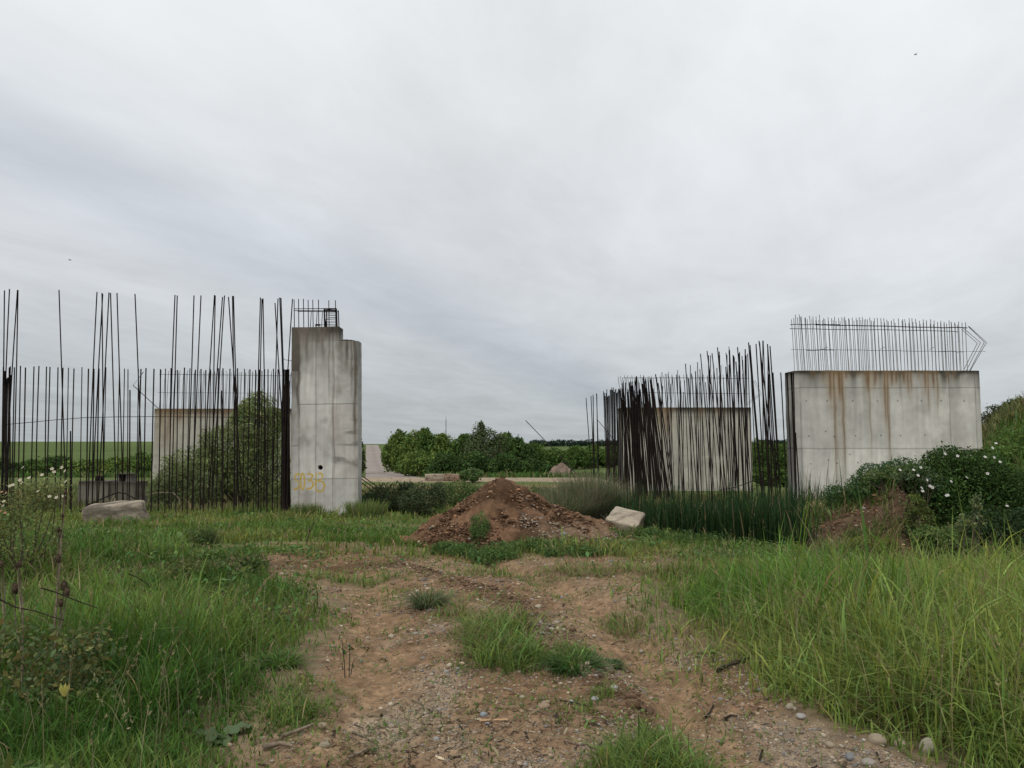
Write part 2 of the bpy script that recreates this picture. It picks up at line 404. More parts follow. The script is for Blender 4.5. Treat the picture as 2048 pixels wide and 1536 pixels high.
def concrete(P, nr, seed, top, base=(.34, .325, .29), joints_x=(), joints_z=(), streaks=(), holes=(), panels=(), topdark=.5, h=4.0, blot=.35, capw=.2):
    hor = P[:, 0] if abs(nr[1]) > .5 else P[:, 1]
    u = hor; z = P[:, 2]
    c = np.repeat(np.array(base)[None], len(P), 0)
    # board bands: every formwork sheet has its own tone
    edges = sorted(joints_x) if len(joints_x) else [-99]
    k = np.searchsorted(edges, u); kz = np.searchsorted(sorted(joints_z), z) if len(joints_z) else np.zeros(len(P), int)
    tone = _perm[(k * 7 + seed * 13) & 255, (kz * 11 + 3) & 255]
    c *= (.88 + .24 * tone)[:, None]
    c *= (.76 + .48 * fbm(u, z, 1.2, 5, seed + 60))[:, None]
    c *= (.87 + .26 * fbm(u * 14, z * .7, 1, 3, seed + 61))[:, None]
    for (x0, x1, z0, z1, f) in panels:
        mk = (u > x0) & (u < x1) & (z > z0) & (z < z1); c[mk] *= np.array(f)
    # weathering under the top
    dt = top - z
    m = 1.25 * np.exp(-dt / .26) * (.45 + .95 * fbm(u * 5, z * .6, 1, 4, seed + 62)) * topdark
    m += topdark * .55 * ss(.5, .75, fbm(u * 3.2, z * .35, 1, 4, seed + 63)) * np.exp(-dt / 1.3)
    m = np.clip(m, 0, .92)[:, None]
    c = c * (1 - m) + np.array([.055, .048, .032]) * m
    cap = (1 - ss(.02, capw, dt - .1 * (fbm(u * 4, z * 0, 1, 3, seed + 66) - .5))) * np.clip(topdark * 1.25, 0, 1) * .95
    cap = cap[:, None]; c = c * (1 - cap) + np.array([.05, .042, .03]) * cap
    bl = blot * ss(.56, .78, fbm(u, z, 1.9, 5, seed + 64))[:, None]
    c = c * (1 - bl) + np.array([.17, .145, .12]) * bl
    for j in joints_x:
        w = .011 + .006 * fbm(z, z * 0, 3, 2, seed); c *= (1 - .5 * np.exp(-((u - j) / w) ** 2) * (.4 + .9 * fbm(z, u * 0, 2, 3, seed + int(abs(j) * 10))))[:, None]
    for j in joints_z: c *= (1 - .55 * np.exp(-((z - j) / .012) ** 2))[:, None]
    for (sx, sw, sl, sa) in streaks:
        wob = (fbm(z, z * 0 + sx, 1.1, 3, seed + 70) - .5) * .09
        a = 1.15 * sa * np.exp(-np.abs((u - sx - wob) / sw) ** 1.6) * (1 - ss(sl * .35, sl, dt)) * (.35 + .9 * fbm(u * 16, z * 1.1, 1, 3, seed + 71))
        a2 = .7 * sa * np.exp(-np.abs((u - sx - wob) / (sw * 3.2)) ** 2) * (1 - ss(sl * .3, sl * 1.15, dt))
        a = np.clip(a, 0, .95)[:, None]; a2 = np.clip(a2, 0, .7)[:, None]
        a2 = a2 * .8; c = c * (1 - a2) + np.array([.38, .27, .15]) * a2
        c = c * (1 - a) + np.array([.11, .048, .014]) * a
    for (hx, hz, hr) in holes: c *= (1 - .8 * np.exp(-(((u - hx) ** 2 + (z - hz) ** 2) / hr ** 2) ** 2))[:, None]
    return np.clip(c, .01, .9)
def stroke_mask(u, z, lines, w):
    m = np.zeros(len(u))
    for L in lines:
        L = np.array(L, float)
        for a, b in zip(L[:-1], L[1:]):
            ab = b - a; t = np.clip(((u - a[0]) * ab[0] + (z - a[1]) * ab[1]) / (ab @ ab + 1e-9), 0, 1)
            d = np.hypot(u - a[0] - t * ab[0], z - a[1] - t * ab[1])
            m = np.maximum(m, 1 - ss(w * .6, w * 1.25, d))
    return m
def arc(cx, cz, rx, rz, a0, a1, n=14): return [(cx + rx * math.cos(math.radians(a)), cz + rz * math.sin(math.radians(a))) for a in np.linspace(a0, a1, n)]

def rebar(m, p0, p1, r=.016, k=6, sag=0.0, seg=6, c=None):
    p0 = np.array(p0, float); p1 = np.array(p1, float)
    t = np.linspace(0, 1, seg)[:, None]
    L = np.linalg.norm(p1 - p0); a = random.uniform(0, 6.28); off = np.array([math.cos(a), math.sin(a), 0]) * sag * L
    pts = p0 + (p1 - p0) * t + off * (4 * t * (1 - t))
    m.tube(pts, r, k, c)

# ---- left tower
TY = 22.0
def Z(py, Y=TY): return CAMZ + (HZ - py) / F * Y * 1.0
def build_tower():
    x0, x1, xs = at(582, 1012, TY)[0], at(716.5, 1012, TY)[0], at(678, 1012, TY)[0]
    zt, zs, zb = Z(652), Z(681.5), -.75
    root = empty('concrete_pier', ((x0 + x1) / 2, TY + .27, -.45)); R = np.array(root.location)
    root.rotation_euler[1] = -.0165
    tag(root, 'tall narrow grey concrete pier with a stepped top and yellow spray-painted digits', 'pier')
    JX = [xat(602, TY), xat(635, TY), xat(669, TY)]
    JZ = [Z(957)]
    hole = (xat(644, TY), Z(935), .066)
    s = .0132
    gx = at(590, 962, TY)[0]; gzc = Z(962)
    H = .46; W = .86
    def pt(a, b): return (gx + a * W, gzc + (b - .5) * H)
    G = []
    G += [[pt(.17, .97), pt(.03, .93), pt(.02, .6), pt(.12, .52), pt(.17, .35), pt(.14, .12), pt(.0, .02)]]            # 5
    G += [[(p[0], p[1]) for p in arc(gx + .27 * W, gzc, .065 * W, .5 * H, 0, 360, 22)]]                               # 0
    G += [[pt(.42, .93), pt(.52, .98), pt(.6, .88), pt(.55, .66), pt(.45, .58), pt(.57, .52), pt(.63, .3), pt(.56, .1), pt(.44, .05)]]   # 3
    G += [[pt(.71, 1.04), pt(.71, .0)]]                                                                               # 1
    G += [[pt(.77, .95), pt(.86, 1.0), pt(.93, .88), pt(.9, .66), pt(.78, .56), pt(.93, .48), pt(1.0, .22), pt(.94, -.06), pt(.83, -.14), pt(.74, -.04)]]  # 3
    yel = np.array([.55, .36, .015])
    def f(P, nr):
        Pw = P + R
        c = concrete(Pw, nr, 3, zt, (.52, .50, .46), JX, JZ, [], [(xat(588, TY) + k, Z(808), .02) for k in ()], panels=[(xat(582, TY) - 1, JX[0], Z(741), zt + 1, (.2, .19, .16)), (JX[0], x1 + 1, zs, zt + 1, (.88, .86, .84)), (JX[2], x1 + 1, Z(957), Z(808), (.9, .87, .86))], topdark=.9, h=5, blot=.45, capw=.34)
        u, z = Pw[:, 0], Pw[:, 2]
        if nr[1] < -.5:
            c *= (1 - .6 * np.exp(-((z - Z(808)) / .013) ** 2) * (u > JX[0]))[:, None]
            for q in (741, 891): c *= (1 - .5 * np.exp(-((z - Z(q)) / .014) ** 2) * (u < JX[0]))[:, None]
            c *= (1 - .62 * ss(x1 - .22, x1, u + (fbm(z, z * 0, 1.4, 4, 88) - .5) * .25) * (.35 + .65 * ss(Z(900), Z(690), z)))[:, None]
            c *= (1 - .45 * ss(.55, .7, fbm(u * 1.1, z * 4, 1, 4, 91)) * ss(JX[2] - .1, JX[2] + .15, u) * (1 - ss(Z(860), Z(820), z)) * ss(Z(970), Z(940), z))[:, None]
            c *= (1 - .4 * ss(.45, .65, fbm(u * 2, z * 1.2, 1, 4, 92)) * (1 - ss(JX[0] - .02, JX[0] + .05, u)) * ss(Z(900), Z(800), z))[:, None]
            g = stroke_mask(u, z, G, .026) * (.55 + .45 * ss(.25, .5, fbm(u, z, 12, 3, 93)))
            g = (g * .92)[:, None]; c = c * (1 - g) + yel * g
            for (sp, sw, zb0, sa) in [(600, .05, 850, .75), (592, .09, 800, .7), (617, .05, 745, .5), (640, .09, 735, .4), (662, .03, 800, .5), (671, .02, 960, .4), (686, .06, 730, .6), (697, .05, 745, .75), (706, .035, 800, .7), (713, .05, 900, .85), (628, .03, 700, .5), (650, .04, 705, .6), (609, .04, 700, .6)]:
                zl = Z(zb0); a = sa * np.exp(-np.abs((u - xat(sp, TY) - (fbm(z, z * 0 + sp, 1.6, 3, 7) - .5) * .08) / sw) ** 2) * ss(zl - .3, zl + .8, z) * (.5 + 1.3 * fbm(u * 9, z * 1.6, 1, 4, int(sp)))
                a = np.clip(a, 0, .85)[:, None]; c = c * (1 - a) + np.array([.1, .082, .062]) * a
            up = ss(.42, .62, fbm(u * 2.4, z * .5, 1, 5, 98)) * ss(Z(815), Z(700), z) * .55
            c = c * (1 - up[:, None]) + np.array([.13, .115, .092]) * up[:, None]
            pv = ss(.55, .68, fbm(u * 2.2, z * 1.1, 1, 5, 97)) * .3; c = c * (1 - pv[:, None]) + np.array([.30, .24, .21]) * pv[:, None]
            d = np.hypot(u - hole[0], z - hole[1]); c *= (1 - .97 * (1 - ss(hole[2] * .9, hole[2] * 1.1, d)))[:, None]
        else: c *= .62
        return c
    def disp(P):
        Pw = P + R; d = np.hypot(Pw[:, 0] - hole[0], Pw[:, 2] - hole[1])
        return -.14 * (1 - ss(hole[2] * .85, hole[2] * 1.05, d)) + (fbm(Pw[:, 0], Pw[:, 2], 3, 3, 9) - .5) * .008
    m = MB(); yf = TY; D = .55
    L = lambda x, y, z: np.array([x, y, z]) - R
    def blk(xa, xb, za, zb_, nx, nz):
        patch(m, L(xa, yf, za), (xb - xa, 0, 0), (0, 0, zb_ - za), nx, nz, f, disp)
        patch(m, L(xb, yf, za), (0, D, 0), (0, 0, zb_ - za), 10, 90, f)
        patch(m, L(xa, yf + D, za), (0, -D, 0), (0, 0, zb_ - za), 10, 90, f)
        patch(m, L(xb, yf + D, za), (xa - xb, 0, 0), (0, 0, zb_ - za), 20, 40, f)
        patch(m, L(xa, yf, zb_), (xb - xa, 0, 0), (0, D, 0), 30, 8, f)
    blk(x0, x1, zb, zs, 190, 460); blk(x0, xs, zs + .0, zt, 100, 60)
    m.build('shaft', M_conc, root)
    # mortar rubble on the shoulder
    m = MB()
    for k in range(9):
        V, T = rock_mesh(random.uniform(.06, .11), 40 + k, 1); V = V * np.array([1, 1, .6]) + L(xat(random.uniform(688, 706), TY), yf + random.uniform(.1, .4), zs + .03)
        m.add(V, None, T, np.array([.12, .105, .085]) * random.uniform(.7, 1.2))
    m.build('mortar_crust', M_rock, root)
    for k, (px, py) in enumerate([(589, 594), (598, 593), (608, 593), (617.5, 595), (627, 595), (638.5, 595), (659.5, 597), (673, 597)]):
        m = MB(); p = L(xat(px, TY), yf + .12, zt - .05); q = L(xat(px - 1, TY), yf + .12, Z(py)); rebar(m, p, q, .0125, seg=4); m.build('rebar', M_steel, root)
    for (px, py) in [(617, 616), (629, 616), (640, 616)]:
        m = MB(); rebar(m, L(xat(px - 2, TY), yf + .45, zt - .05), L(xat(px, TY), yf + .45, Z(py)), .01, seg=3); m.build('rebar', M_steel, root)
    for (a, b, yy) in [((588, 613), (674, 613.5), .13), ((589, 617), (673, 618.5), .1), ((590, 615), (674, 617), .4)]:
        m = MB(); rebar(m, L(xat(a[0], TY), yf + yy, Z(a[1])), L(xat(b[0], TY), yf + yy, Z(b[1])), .011, seg=4); m.build('tie_bar', M_steel, root)
    m = MB()
    zA, zB = zt, Z(614)
    for xx in (649, 673.5):
        for yy in (.12, .17, .4): rebar(m, L(xat(xx + (1.6 if xx > 660 else 1) , TY), yf + yy, zA - .03), L(xat(xx, TY), yf + yy, zB), .016, seg=3)
    rebar(m, L(xat(652.5, TY), yf + .2, zA), L(xat(649, TY), yf + .2, (zA + zB) / 2), .022, seg=3)
    for k in range(16):
        zz = zA + (zB - zA) * (k + .5) / 16 + random.uniform(-.01, .01); rebar(m, L(xat(650, TY), yf + random.uniform(.13, .3), zz), L(xat(673, TY), yf + random.uniform(.13, .4), zz + random.uniform(-.015, .015)), .006, seg=3, k=5)
    for zz in (zB, zB - .05): rebar(m, L(xat(649, TY), yf + .14, zz), L(xat(674, TY), yf + .16, zz), .022, seg=3)
    m.build('stirrup_cage', M_steel, root)
    m = MB(); zz = Z(646)
    rebar(m, L(xat(630, TY), yf + .2, zz), L(xat(640, TY), yf + .2, zz), .028, seg=3); rebar(m, L(xat(631, TY), yf + .2, zt), L(xat(640, TY), yf + .2, zt + .015), .025, seg=3)
    rebar(m, L(xat(631, TY), yf + .2, zt), L(xat(631, TY), yf + .2, zz), .012, seg=3); rebar(m, L(xat(638, TY), yf + .2, zz), L(xat(650, TY), yf + .2, zz), .008, seg=3)
    m.build('stirrup', M_steel, root)
    m = MB(); rebar(m, L(x0 + .01, yf + .2, Z(719)), L(xat(570, TY), yf + .1, Z(717)), .008, seg=3); rebar(m, L(xat(570, TY), yf + .1, Z(717)), L(xat(567, TY), yf + .1, Z(713)), .007, seg=3); m.build('wire', M_steel, root)

def rock_mesh(r, seed, sub=2):
    import bmesh
    key = ('ico', sub)
    if key not in rock_mesh.c:
        bm = bmesh.new(); bmesh.ops.create_icosphere(bm, subdivisions=sub, radius=1.0)
        bm.verts.ensure_lookup_table()
        V = np.array([v.co[:] for v in bm.verts]); T = np.array([[v.index for v in f.verts] for f in bm.faces]); bm.free()
        rock_mesh.c[key] = (V, T)
    V, T = rock_mesh.c[key]
    q = np.random.default_rng(seed)
    sc = np.array([1.0, q.uniform(.6, .95), q.uniform(.45, .75)])
    nV = V * (1 + .14 * sn3(V, 1.6, seed) + .07 * sn3(V, 3.8, seed + 1))[:, None] * sc * r
    a = q.random() * 6.28; R = np.array([[math.cos(a), -math.sin(a), 0], [math.sin(a), math.cos(a), 0], [0, 0, 1]])
    return nV @ R.T, T
rock_mesh.c = {}
build_tower()

# ---- abutment walls
def wall(label, pxL, pxR, Y, pyTop, zb, D, seed, streaks, nx, nz, bars, tiesY, barTop, lean, cham=0, jz=(), jx=(), base=(.34, .325, .29), holes=(), topdark=.5, br=.0095, barmat=None):
    xL, xR = xat(pxL, Y), xat(pxR, Y); zt = Z(pyTop, Y)
    root = empty('abutment_wall', ((xL + xR) / 2, Y + D / 2, zb)); R = np.array(root.location)
    tag(root, label, 'concrete wall')
    L = lambda x, y, z: np.array([x, y, z]) - R
    JX = [xat(p, Y) for p in jx]; JZ = [Z(p, Y) for p in jz]
    ST = [(xat(p, Y), w, l, a) for p, w, l, a in streaks]; HO = [(xat(p, Y), Z(q, Y), .022) for p, q in holes]
    def f(P, nr):
        Pw = P + R
        front = nr[1] < -.5
        c = concrete(Pw, nr, seed, zt, base, JX if front else [], JZ, ST if front else [], HO if front else [], topdark=topdark, blot=.2, capw=.14 if Y < 30 else .5)
        if nr[0] < -.5:                                # left end face: darker overall, with dark upright stains
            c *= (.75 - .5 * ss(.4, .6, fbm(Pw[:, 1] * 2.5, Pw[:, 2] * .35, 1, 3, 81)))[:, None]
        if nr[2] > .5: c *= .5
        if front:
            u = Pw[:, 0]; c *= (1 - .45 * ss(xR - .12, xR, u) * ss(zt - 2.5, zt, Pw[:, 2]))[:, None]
        return c
    dp = lambda P: (fbm((P + R)[:, 0], (P + R)[:, 2], 2, 3, seed) - .5) * .01
    m = MB(); H = zt - zb
    ch = cham
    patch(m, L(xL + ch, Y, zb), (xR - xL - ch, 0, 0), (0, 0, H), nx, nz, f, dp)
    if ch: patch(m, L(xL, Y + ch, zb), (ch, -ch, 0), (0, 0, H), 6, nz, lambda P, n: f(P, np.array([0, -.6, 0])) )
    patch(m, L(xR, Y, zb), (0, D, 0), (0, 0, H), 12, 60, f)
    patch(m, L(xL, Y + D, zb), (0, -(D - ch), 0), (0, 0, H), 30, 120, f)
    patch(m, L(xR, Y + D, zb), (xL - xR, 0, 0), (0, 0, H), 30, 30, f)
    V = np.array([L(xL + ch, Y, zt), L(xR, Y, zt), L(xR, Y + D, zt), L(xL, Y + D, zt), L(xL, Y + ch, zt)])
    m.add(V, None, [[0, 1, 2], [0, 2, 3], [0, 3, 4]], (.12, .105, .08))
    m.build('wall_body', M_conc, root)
    q = random.Random(seed)
    span = xR - xL
    for k in range(bars):
        row = k % 2; t = (k // 2 + (.5 if row else .18) + q.uniform(-.15, .15)) / (bars / 2)
        x = xL + .16 + (span - .3) * t; y = Y + (.16 if row == 0 else D - .2)
        ln = lean[0] + (lean[1] - lean[0]) * t + q.uniform(-.02, .02)
        zz = barTop[0] + (barTop[1] - barTop[0]) * t + q.uniform(-.05, .04)
        mm = MB(); rebar(mm, L(x, y, zt - .04), L(x + ln, y, zz), br, 5, q.uniform(0, .008), 4); mm.build('rebar', barmat or M_steel2, root)
    for (pa, qa, pb, qb, rr, yy) in tiesY:
        mm = MB(); n = 14; t = np.linspace(0, 1, n)
        pts = np.array([L(xat(pa + (pb - pa) * tt, Y), Y + yy + q.uniform(-.01, .01), Z(qa + (qb - qa) * tt, Y) + q.uniform(-.012, .012)) for tt in t])
        mm.tube(pts, rr, 5); mm.build('tie_bar', M_steel, root)
    return root, L
hol = [(1613.5, 802), (1655, 802), (1706, 802), (1756, 802), (1796, 802), (1844, 802), (1883, 802), (1929, 802), (1650, 863), (1617, 872), (1668, 873), (1710, 872), (1760, 871), (1800, 871), (1848, 870), (1654, 920), (1619, 927), (1671, 926), (1713, 925), (1762, 924), (1697, 909), (1700, 955), (1800, 925)]
W1, L1 = wall('large pale concrete wall with brown rust streaks and a comb of thin rebars on top', 1592, 1962, 22, 741, -.95, .8, 5,
     [(1662, .04, 1.2, .95), (1670, .035, 3.9, .6), (1681, .04, 1.1, .95), (1686, .03, 3.6, .7), (1739, .045, .75, .9), (1741, .018, 3.2, .45), (1753, .04, .6, .85), (1772, .028, 2.0, .95), (1777, .02, 3.4, .7), (1787, .035, .55, .8), (1796, .03, .5, .7), (1812, .03, .5, .7), (1820, .025, 1.0, .7), (1826, .02, .8, .6), (1853, .03, .9, .85), (1858, .02, 1.5, .5), (1868, .03, .7, .8), (1876, .022, 1.5, .6), (1899, .02, .4, .6), (1648, .03, .5, .5), (1628, .03, .3, .5), (1841, .02, .4, .6), (1912, .02, .4, .5), (1695, .04, .35, .6), (1720, .04, .25, .5)],
     330, 260, 98, [(1589, 646, 1690, 646, .011, .14), (1640, 646.5, 1948, 653, .014, .14), (1600, 649, 1948, 655.5, .010, .62), (1588, 697, 1640, 699, .006, .13), (1620, 698, 1676, 698, .013, .13), (1676, 698, 1900, 701, .006, .13), (1888, 701, 1936, 702, .009, .13), (1936, 701, 1983, 701, .005, .13)], (Z(627, 22), Z(640, 22)), (-.07, .0), .18, (775.5, 897, 1027), (1603, 1668.5, 1779, 1688, 1900, 1952), (.55, .53, .475), hol, .8, .0088, M_steel3)
for (pk, qk, pt_, qt, pb) in [(1983, 681, 1952, 652, 1949), (1988, 681, 1956, 648, 1953), (1994, 681, 1960, 648, 1956), (1984, 681, 1949, 650, 1950)]:
    m = MB(); yy = 22 + .25 + random.uniform(-.1, .3)
    m.tube([L1(xat(pb, 22), yy, 3.63), L1(xat(pk, 22), yy, Z(qk)), L1(xat(pt_, 22), yy, Z(qt))], .0085, 5); m.build('bent_rebar', M_steel2, W1)
for px in (1652, 1768, 1868):
    m = MB(); m.tube([L1(xat(px, 22), 22.1, Z(698)), L1(xat(px + 6, 22), 22.12, Z(694)), L1(xat(px + 14, 22), 22.2, Z(692))], .005, 4); m.build('wire', M_steel, W1)
W2, L2 = wall('concrete wall with thin rebars on top, far behind the right rusty bars', 1243, 1502, 45, 815, -1.3, 1.6, 8,
     [(1333, .16, 2.2, .6), (1318, .12, 1.4, .5), (1262, .12, 2.0, .5), (1400, .1, .9, .5), (1440, .1, .9, .4), (1290, .1, .8, .5)],
     200, 110, 64, [(1246, 755, 1502, 756, .014, .16), (1255, 785, 1500, 787, .012, .16)], (Z(750, 45), Z(748, 45)), (-.22, -.06), 0, (833, 911), (1300, 1340, 1400, 1452), (.44, .42, .36), (), .95, .013)
for k in range(2):
    m = MB(); m.tube([L2(xat(1496, 45), 45.3 + k * .3, Z(811 - k * 2, 45)), L2(xat(1527, 45), 45.3 + k * .3, Z(788 - k * 2, 45)), L2(xat(1515, 45), 45.3 + k * .3, Z(760, 45))], .011, 5); m.build('bent_rebar', M_steel2, W2)
W3, L3 = wall('concrete wall with thin rebars on top, far behind the left row of bars and the grey willow', 309, 588, 45, 817.5, -1.3, 1.6, 12,
     [(335, .3, 3, .5), (322, .1, 1.5, .4), (360, .16, 1, .5), (400, .2, .8, .5), (450, .2, .7, .5)],
     200, 110, 70, [(313, 748, 588, 751, .012, .16), (312, 785, 588, 786, .009, .16)], (Z(740, 45), Z(742, 45)), (0.03, .03), 0, (827, 911), (318, 352, 400, 452, 520), (.44, .42, .36), (), .85, .013)
m = MB(); m.tube([L3(xat(312, 45), 45.3, 3.58), L3(xat(259, 45), 45.3, Z(770, 45)), L3(xat(279, 45), 45.3, Z(743, 45))], .022, 5); m.build('bent_rebar', M_steel, W3)

# ------------------------------------------------------------------ standing rebars
def bar(px0, py0, px1, Y, label, group, zb=-.7, r=.016, dY=0.0, name='rebar', mat=None, zt=None, sag=.003):
    xt, _, ztop = at(px0, py0, Y + dY)
    # bottom position is read at pixel row 1010
    z0 = zb; xb = at(px1, 1010, Y)[0]
    xb2 = xt + (xb - xt) * (ztop - z0) / max(ztop - Z(1010, Y), .5)
    root = (xb2, Y, z0)
    m = MB(); rebar(m, root, (xt, Y + dY, ztop), r, 6, sag * random.uniform(-1, 1) * 1.5, 7)
    o = m.build(name, mat or M_steel, None, True, root)
    return tag(o, label, 'rebar', group)
LBL_S = 'dark upright rebar of the lower left row, level with the bars on the far wall'
LBL_T = 'extra long dark rebar of the left row reaching high into the sky'
GS, GT = 'shorter upright rebars of the left row', 'tall leaning rebars of the left row'
short = [6.5, 18.6, 21, 29, 41, 51, 68, 78, 93, 100, 116, 126, 137, 148, 164, 177, 188, 198, 212, 239, 249, 256, 277, 282, 292, 308, 321, 331, 342, 355, 369, 380, 391, 402, 411, 421, 437, 446, 460, 471, 475, 489, 500, 511, 519, 524, 529, 536, 547, 556, 566, 568, 571, 573, 575.5, 577.5]
for i, px in enumerate(short):
    Y = 21.9 if i % 2 else 22.6
    cv = (1024 - px) / 1024 * 5.5          # upright in space: lens convergence
    bar(px, 733 + px / 90 + random.uniform(-2, 3), px - cv + random.uniform(-2.5, 2.5), Y, LBL_S, GS, -.65, random.choice([.013, .016, .018]) if px < 560 else .02)
tall = [(9, 581, 4), (19, 578, 6), (35, 580, 10), (36, 580, 26), (118, 580, 132), (194, 584, 176), (204, 586, 208), (205.5, 588, 184), (218, 585, 196), (221, 586, 232), (234, 586, 247), (270, 588, 285), (350, 590, 338), (354.5, 591, 343), (388, 591, 374), (402, 591, 384), (429, 590, 406), (430.5, 591, 425), (445, 594, 417), (449, 591, 424), (457, 594, 485), (465, 592, 470), (467, 592, 477), (521, 595, 512), (526, 597, 533), (524, 598, 516), (550, 606, 576), (556, 597, 545), (559.5, 595, 574), (562, 596, 577), (585, 598, 562)]
for px, py, pb in tall: bar(px, py, pb, 22.9 + random.uniform(-.2, .2), LBL_T, GT, -.65, .0165)
for k, (px, py, pb) in enumerate([(141, 862, 140), (260, 780, 258), (443, 781, 444)]):
    bar(px, py, pb, 22.0, ['stubby rebar, lowest of the left row, near the white rose bush', 'cut-off rebar of the left row just right of the grey box on the block', 'cut-off rebar of the left row in front of the big willow'][k], 'cut-off rebars of the left row', -.65, .018)
for k in range(9):
    px = 5 + k * 1.7; bar(px + random.uniform(0, 5), random.uniform(733, 760), px + random.uniform(-3, 3) - 2, 22 + random.uniform(-.2, .5), 'dark rebar in the tight bundle at the left end of the row', 'bundled rebars at the left end', -.65, .018)
for k in range(10):
    px = 566 + k * 1.35; bar(px, random.uniform(738, 840), 568 + k * 1.3, 22 + random.uniform(0, .5), 'dark rebar in the tight bundle against the tall pier', 'bundled rebars beside the pier', -.65, .018)
# long thin tie rod threaded along the left row
m = MB(); m.tube([(xat(p, 21.85), 21.85, Z(q, 21.85)) for p, q in [(15, 849), (60, 845), (110, 840), (170, 835.5), (230, 834), (300, 833.5), (380, 834), (470, 834.5), (566, 834)]], .009, 5)
tag(m.build('tie_rod', M_steel), 'long thin horizontal rod tied across the left row of bars', 'rod')
m = MB(); m.tube([(xat(p, 21.5), 21.5, Z(q, 21.5)) for p, q in [(168, 1022), (185, 1008), (200, 1001), (225, 990), (243, 984), (258, 986), (276, 996)]], .018, 6)
tag(m.build('bent_rod', M_steel), 'black arched rod bent over behind the pale concrete lump', 'rod')
m = MB(); m.tube([(xat(p, 27), 27, Z(q, 27)) for p, q in [(300, 988), (325, 984), (352, 985), (364, 996), (366, 1012)]], .02, 6)
tag(m.build('bent_rod', M_dry), 'pale thin rod curving over at the foot of the willow', 'rod')

# right-hand row: runs away from the near wall to the far one
def rline(t): Y = 22.2 + (45 - 22.2) * t; return (8.25 + (4.95 - 8.25) * t, Y)
LR = 'rusty rebar of the right row running back into the distance'
GR = 'upright rebars of the right row'
def pxY(px):
    ts = np.linspace(0, 1, 200); xs, Ys = zip(*[rline(t) for t in ts]); p = 1024 + F * np.array(xs) / np.array(Ys)
    return float(np.interp(-px, -p, Ys))
def topPy(px):   # outline read from the photograph
    return np.interp(px, [1170, 1200, 1240, 1300, 1345, 1400, 1450, 1500, 1530, 1560, 1600], [793, 790, 778, 768, 745, 722, 706, 692, 688, 700, 742])
def rbar(px, dpy, pxb, r=.016, off=0.0, lab=LR, grp=GR):
    Y = min(max(pxY(px + 12), 22.0), 45) + off
    return bar(px, topPy(px) + dpy, pxb, Y, lab, grp, -1.35, r)
for px, d, pb in [(1172, 3, 1187), (1182, 0, 1190), (1186, -2, 1191), (1186.5, 2, 1187), (1193, -4, 1200), (1193.5, -2, 1197)]: rbar(px, d, pb, .025)
for k in range(22):
    px = 1207 + k * 1.65; rbar(px, random.uniform(-8, 8), px + random.uniform(2, 9), .022)
LC = 'rusty rebar in the thick tangled clump of the right row'
GC = 'tangled rebars of the right row'
for k in range(80):
    px = 1243 + random.random() * 56 + (k > 52) * 6; pb = 1248 + (px - 1243) * 1.25 + random.uniform(-8, 14)
    rbar(px, random.uniform(-16, 45) - (px - 1243) * .15, pb, random.uniform(.018, .031), random.uniform(-1.5, 2), LC, GC)
for px, d, pb in [(1300, -8, 1335), (1303, -2, 1341), (1304, 4, 1330), (1311, -14, 1347), (1306, 12, 1338), (1290, 4, 1325), (1316, 6, 1350), (1297, 20, 1344)]: rbar(px, d, pb, .025, 0, LC, GC)
rr = random.Random(5)
px = 1318
while px < 1545:
    hd = rr.choice([1, 1, 2, 2])
    for _ in range(hd):
        p = px + rr.uniform(-2, 2); rbar(p, rr.uniform(-12, 26) if rr.random() < .8 else rr.uniform(20, 70), p + rr.uniform(-7, 18) + (px - 1318) * .03, rr.choice([.012, .015, .019]), rr.uniform(-.6, .9))
    px += rr.uniform(3.2, 6.2) if px < 1500 else rr.uniform(8, 14)
for a, b, c_ in [(1401, -14, 1426), (1414, -16, 1450), (1424, -8, 1455), (1435, -16, 1462), (1459, -4, 1478), (1458, -2, 1480), (1475, -5, 1500), (1497, -8, 1525), (1500, -2, 1528), (1518, -8, 1558), (1519, -4, 1545), (1519.5, -2, 1540), (1535, -2, 1556), (1540, 0, 1562)]: rbar(a, b, c_, .018)
for px, py, pb in [(1536, 746, 1548), (1537, 748, 1552), (1546, 745, 1562), (1561.5, 745, 1573), (1574, 745, 1586), (1582, 745, 1593), (1584, 746, 1591), (1591, 865, 1600), (1587, 745, 1594)]:
    bar(px, py, pb, 21.8 if px > 1570 else 23, LR, GR, -1.3, .017)
# rods lying in the ditch and beside the heap
for k, (a, b, Y) in enumerate([((724, 955), (800, 1012), 24), ((724, 962), (790, 1012), 24.2), ((724, 948), (812, 1010), 24.4), ((724, 975), (775, 1015), 24.1)]):
    m = MB(); p0 = (xat(a[0] - 8, Y), Y, Z(a[1] - 4, Y)); rebar(m, p0, (xat(b[0], Y - 1), Y - 1, Z(b[1], Y - 1)), .014, 6, .01, 6)
    tag(m.build('rebar', M_steel, None, True, p0), 'slanting rebar drooping into the ditch from the right side of the tall pier', 'rebar', 'drooping rebars beside the pier')
m = MB(); rebar(m, (xat(1154, 44), 44, Z(949, 44)), (xat(1051, 44), 44, Z(841, 44)), .022, 5, .01, 8)
tag(m.build('leaning_rod', M_steel2), 'single long thin rod leaning left above the ditch', 'rod')
m = MB(); rebar(m, (xat(1232, 42), 42, Z(886, 42)), (xat(1193, 42), 42, Z(838, 42)), .016, 5, .01, 8)
tag(m.build('leaning_rod', M_steel), 'thin rod slanting across the first bars of the right row', 'rod')
m = MB(); m.tube([(xat(p, 23), 23, Z(q, 23)) for p, q in [(1437, 980), (1470, 973), (1500, 962), (1540, 960)]], .012, 5)
tag(m.build('tie_rod', M_steel), 'rod tied low across the right row above the reeds', 'rod')

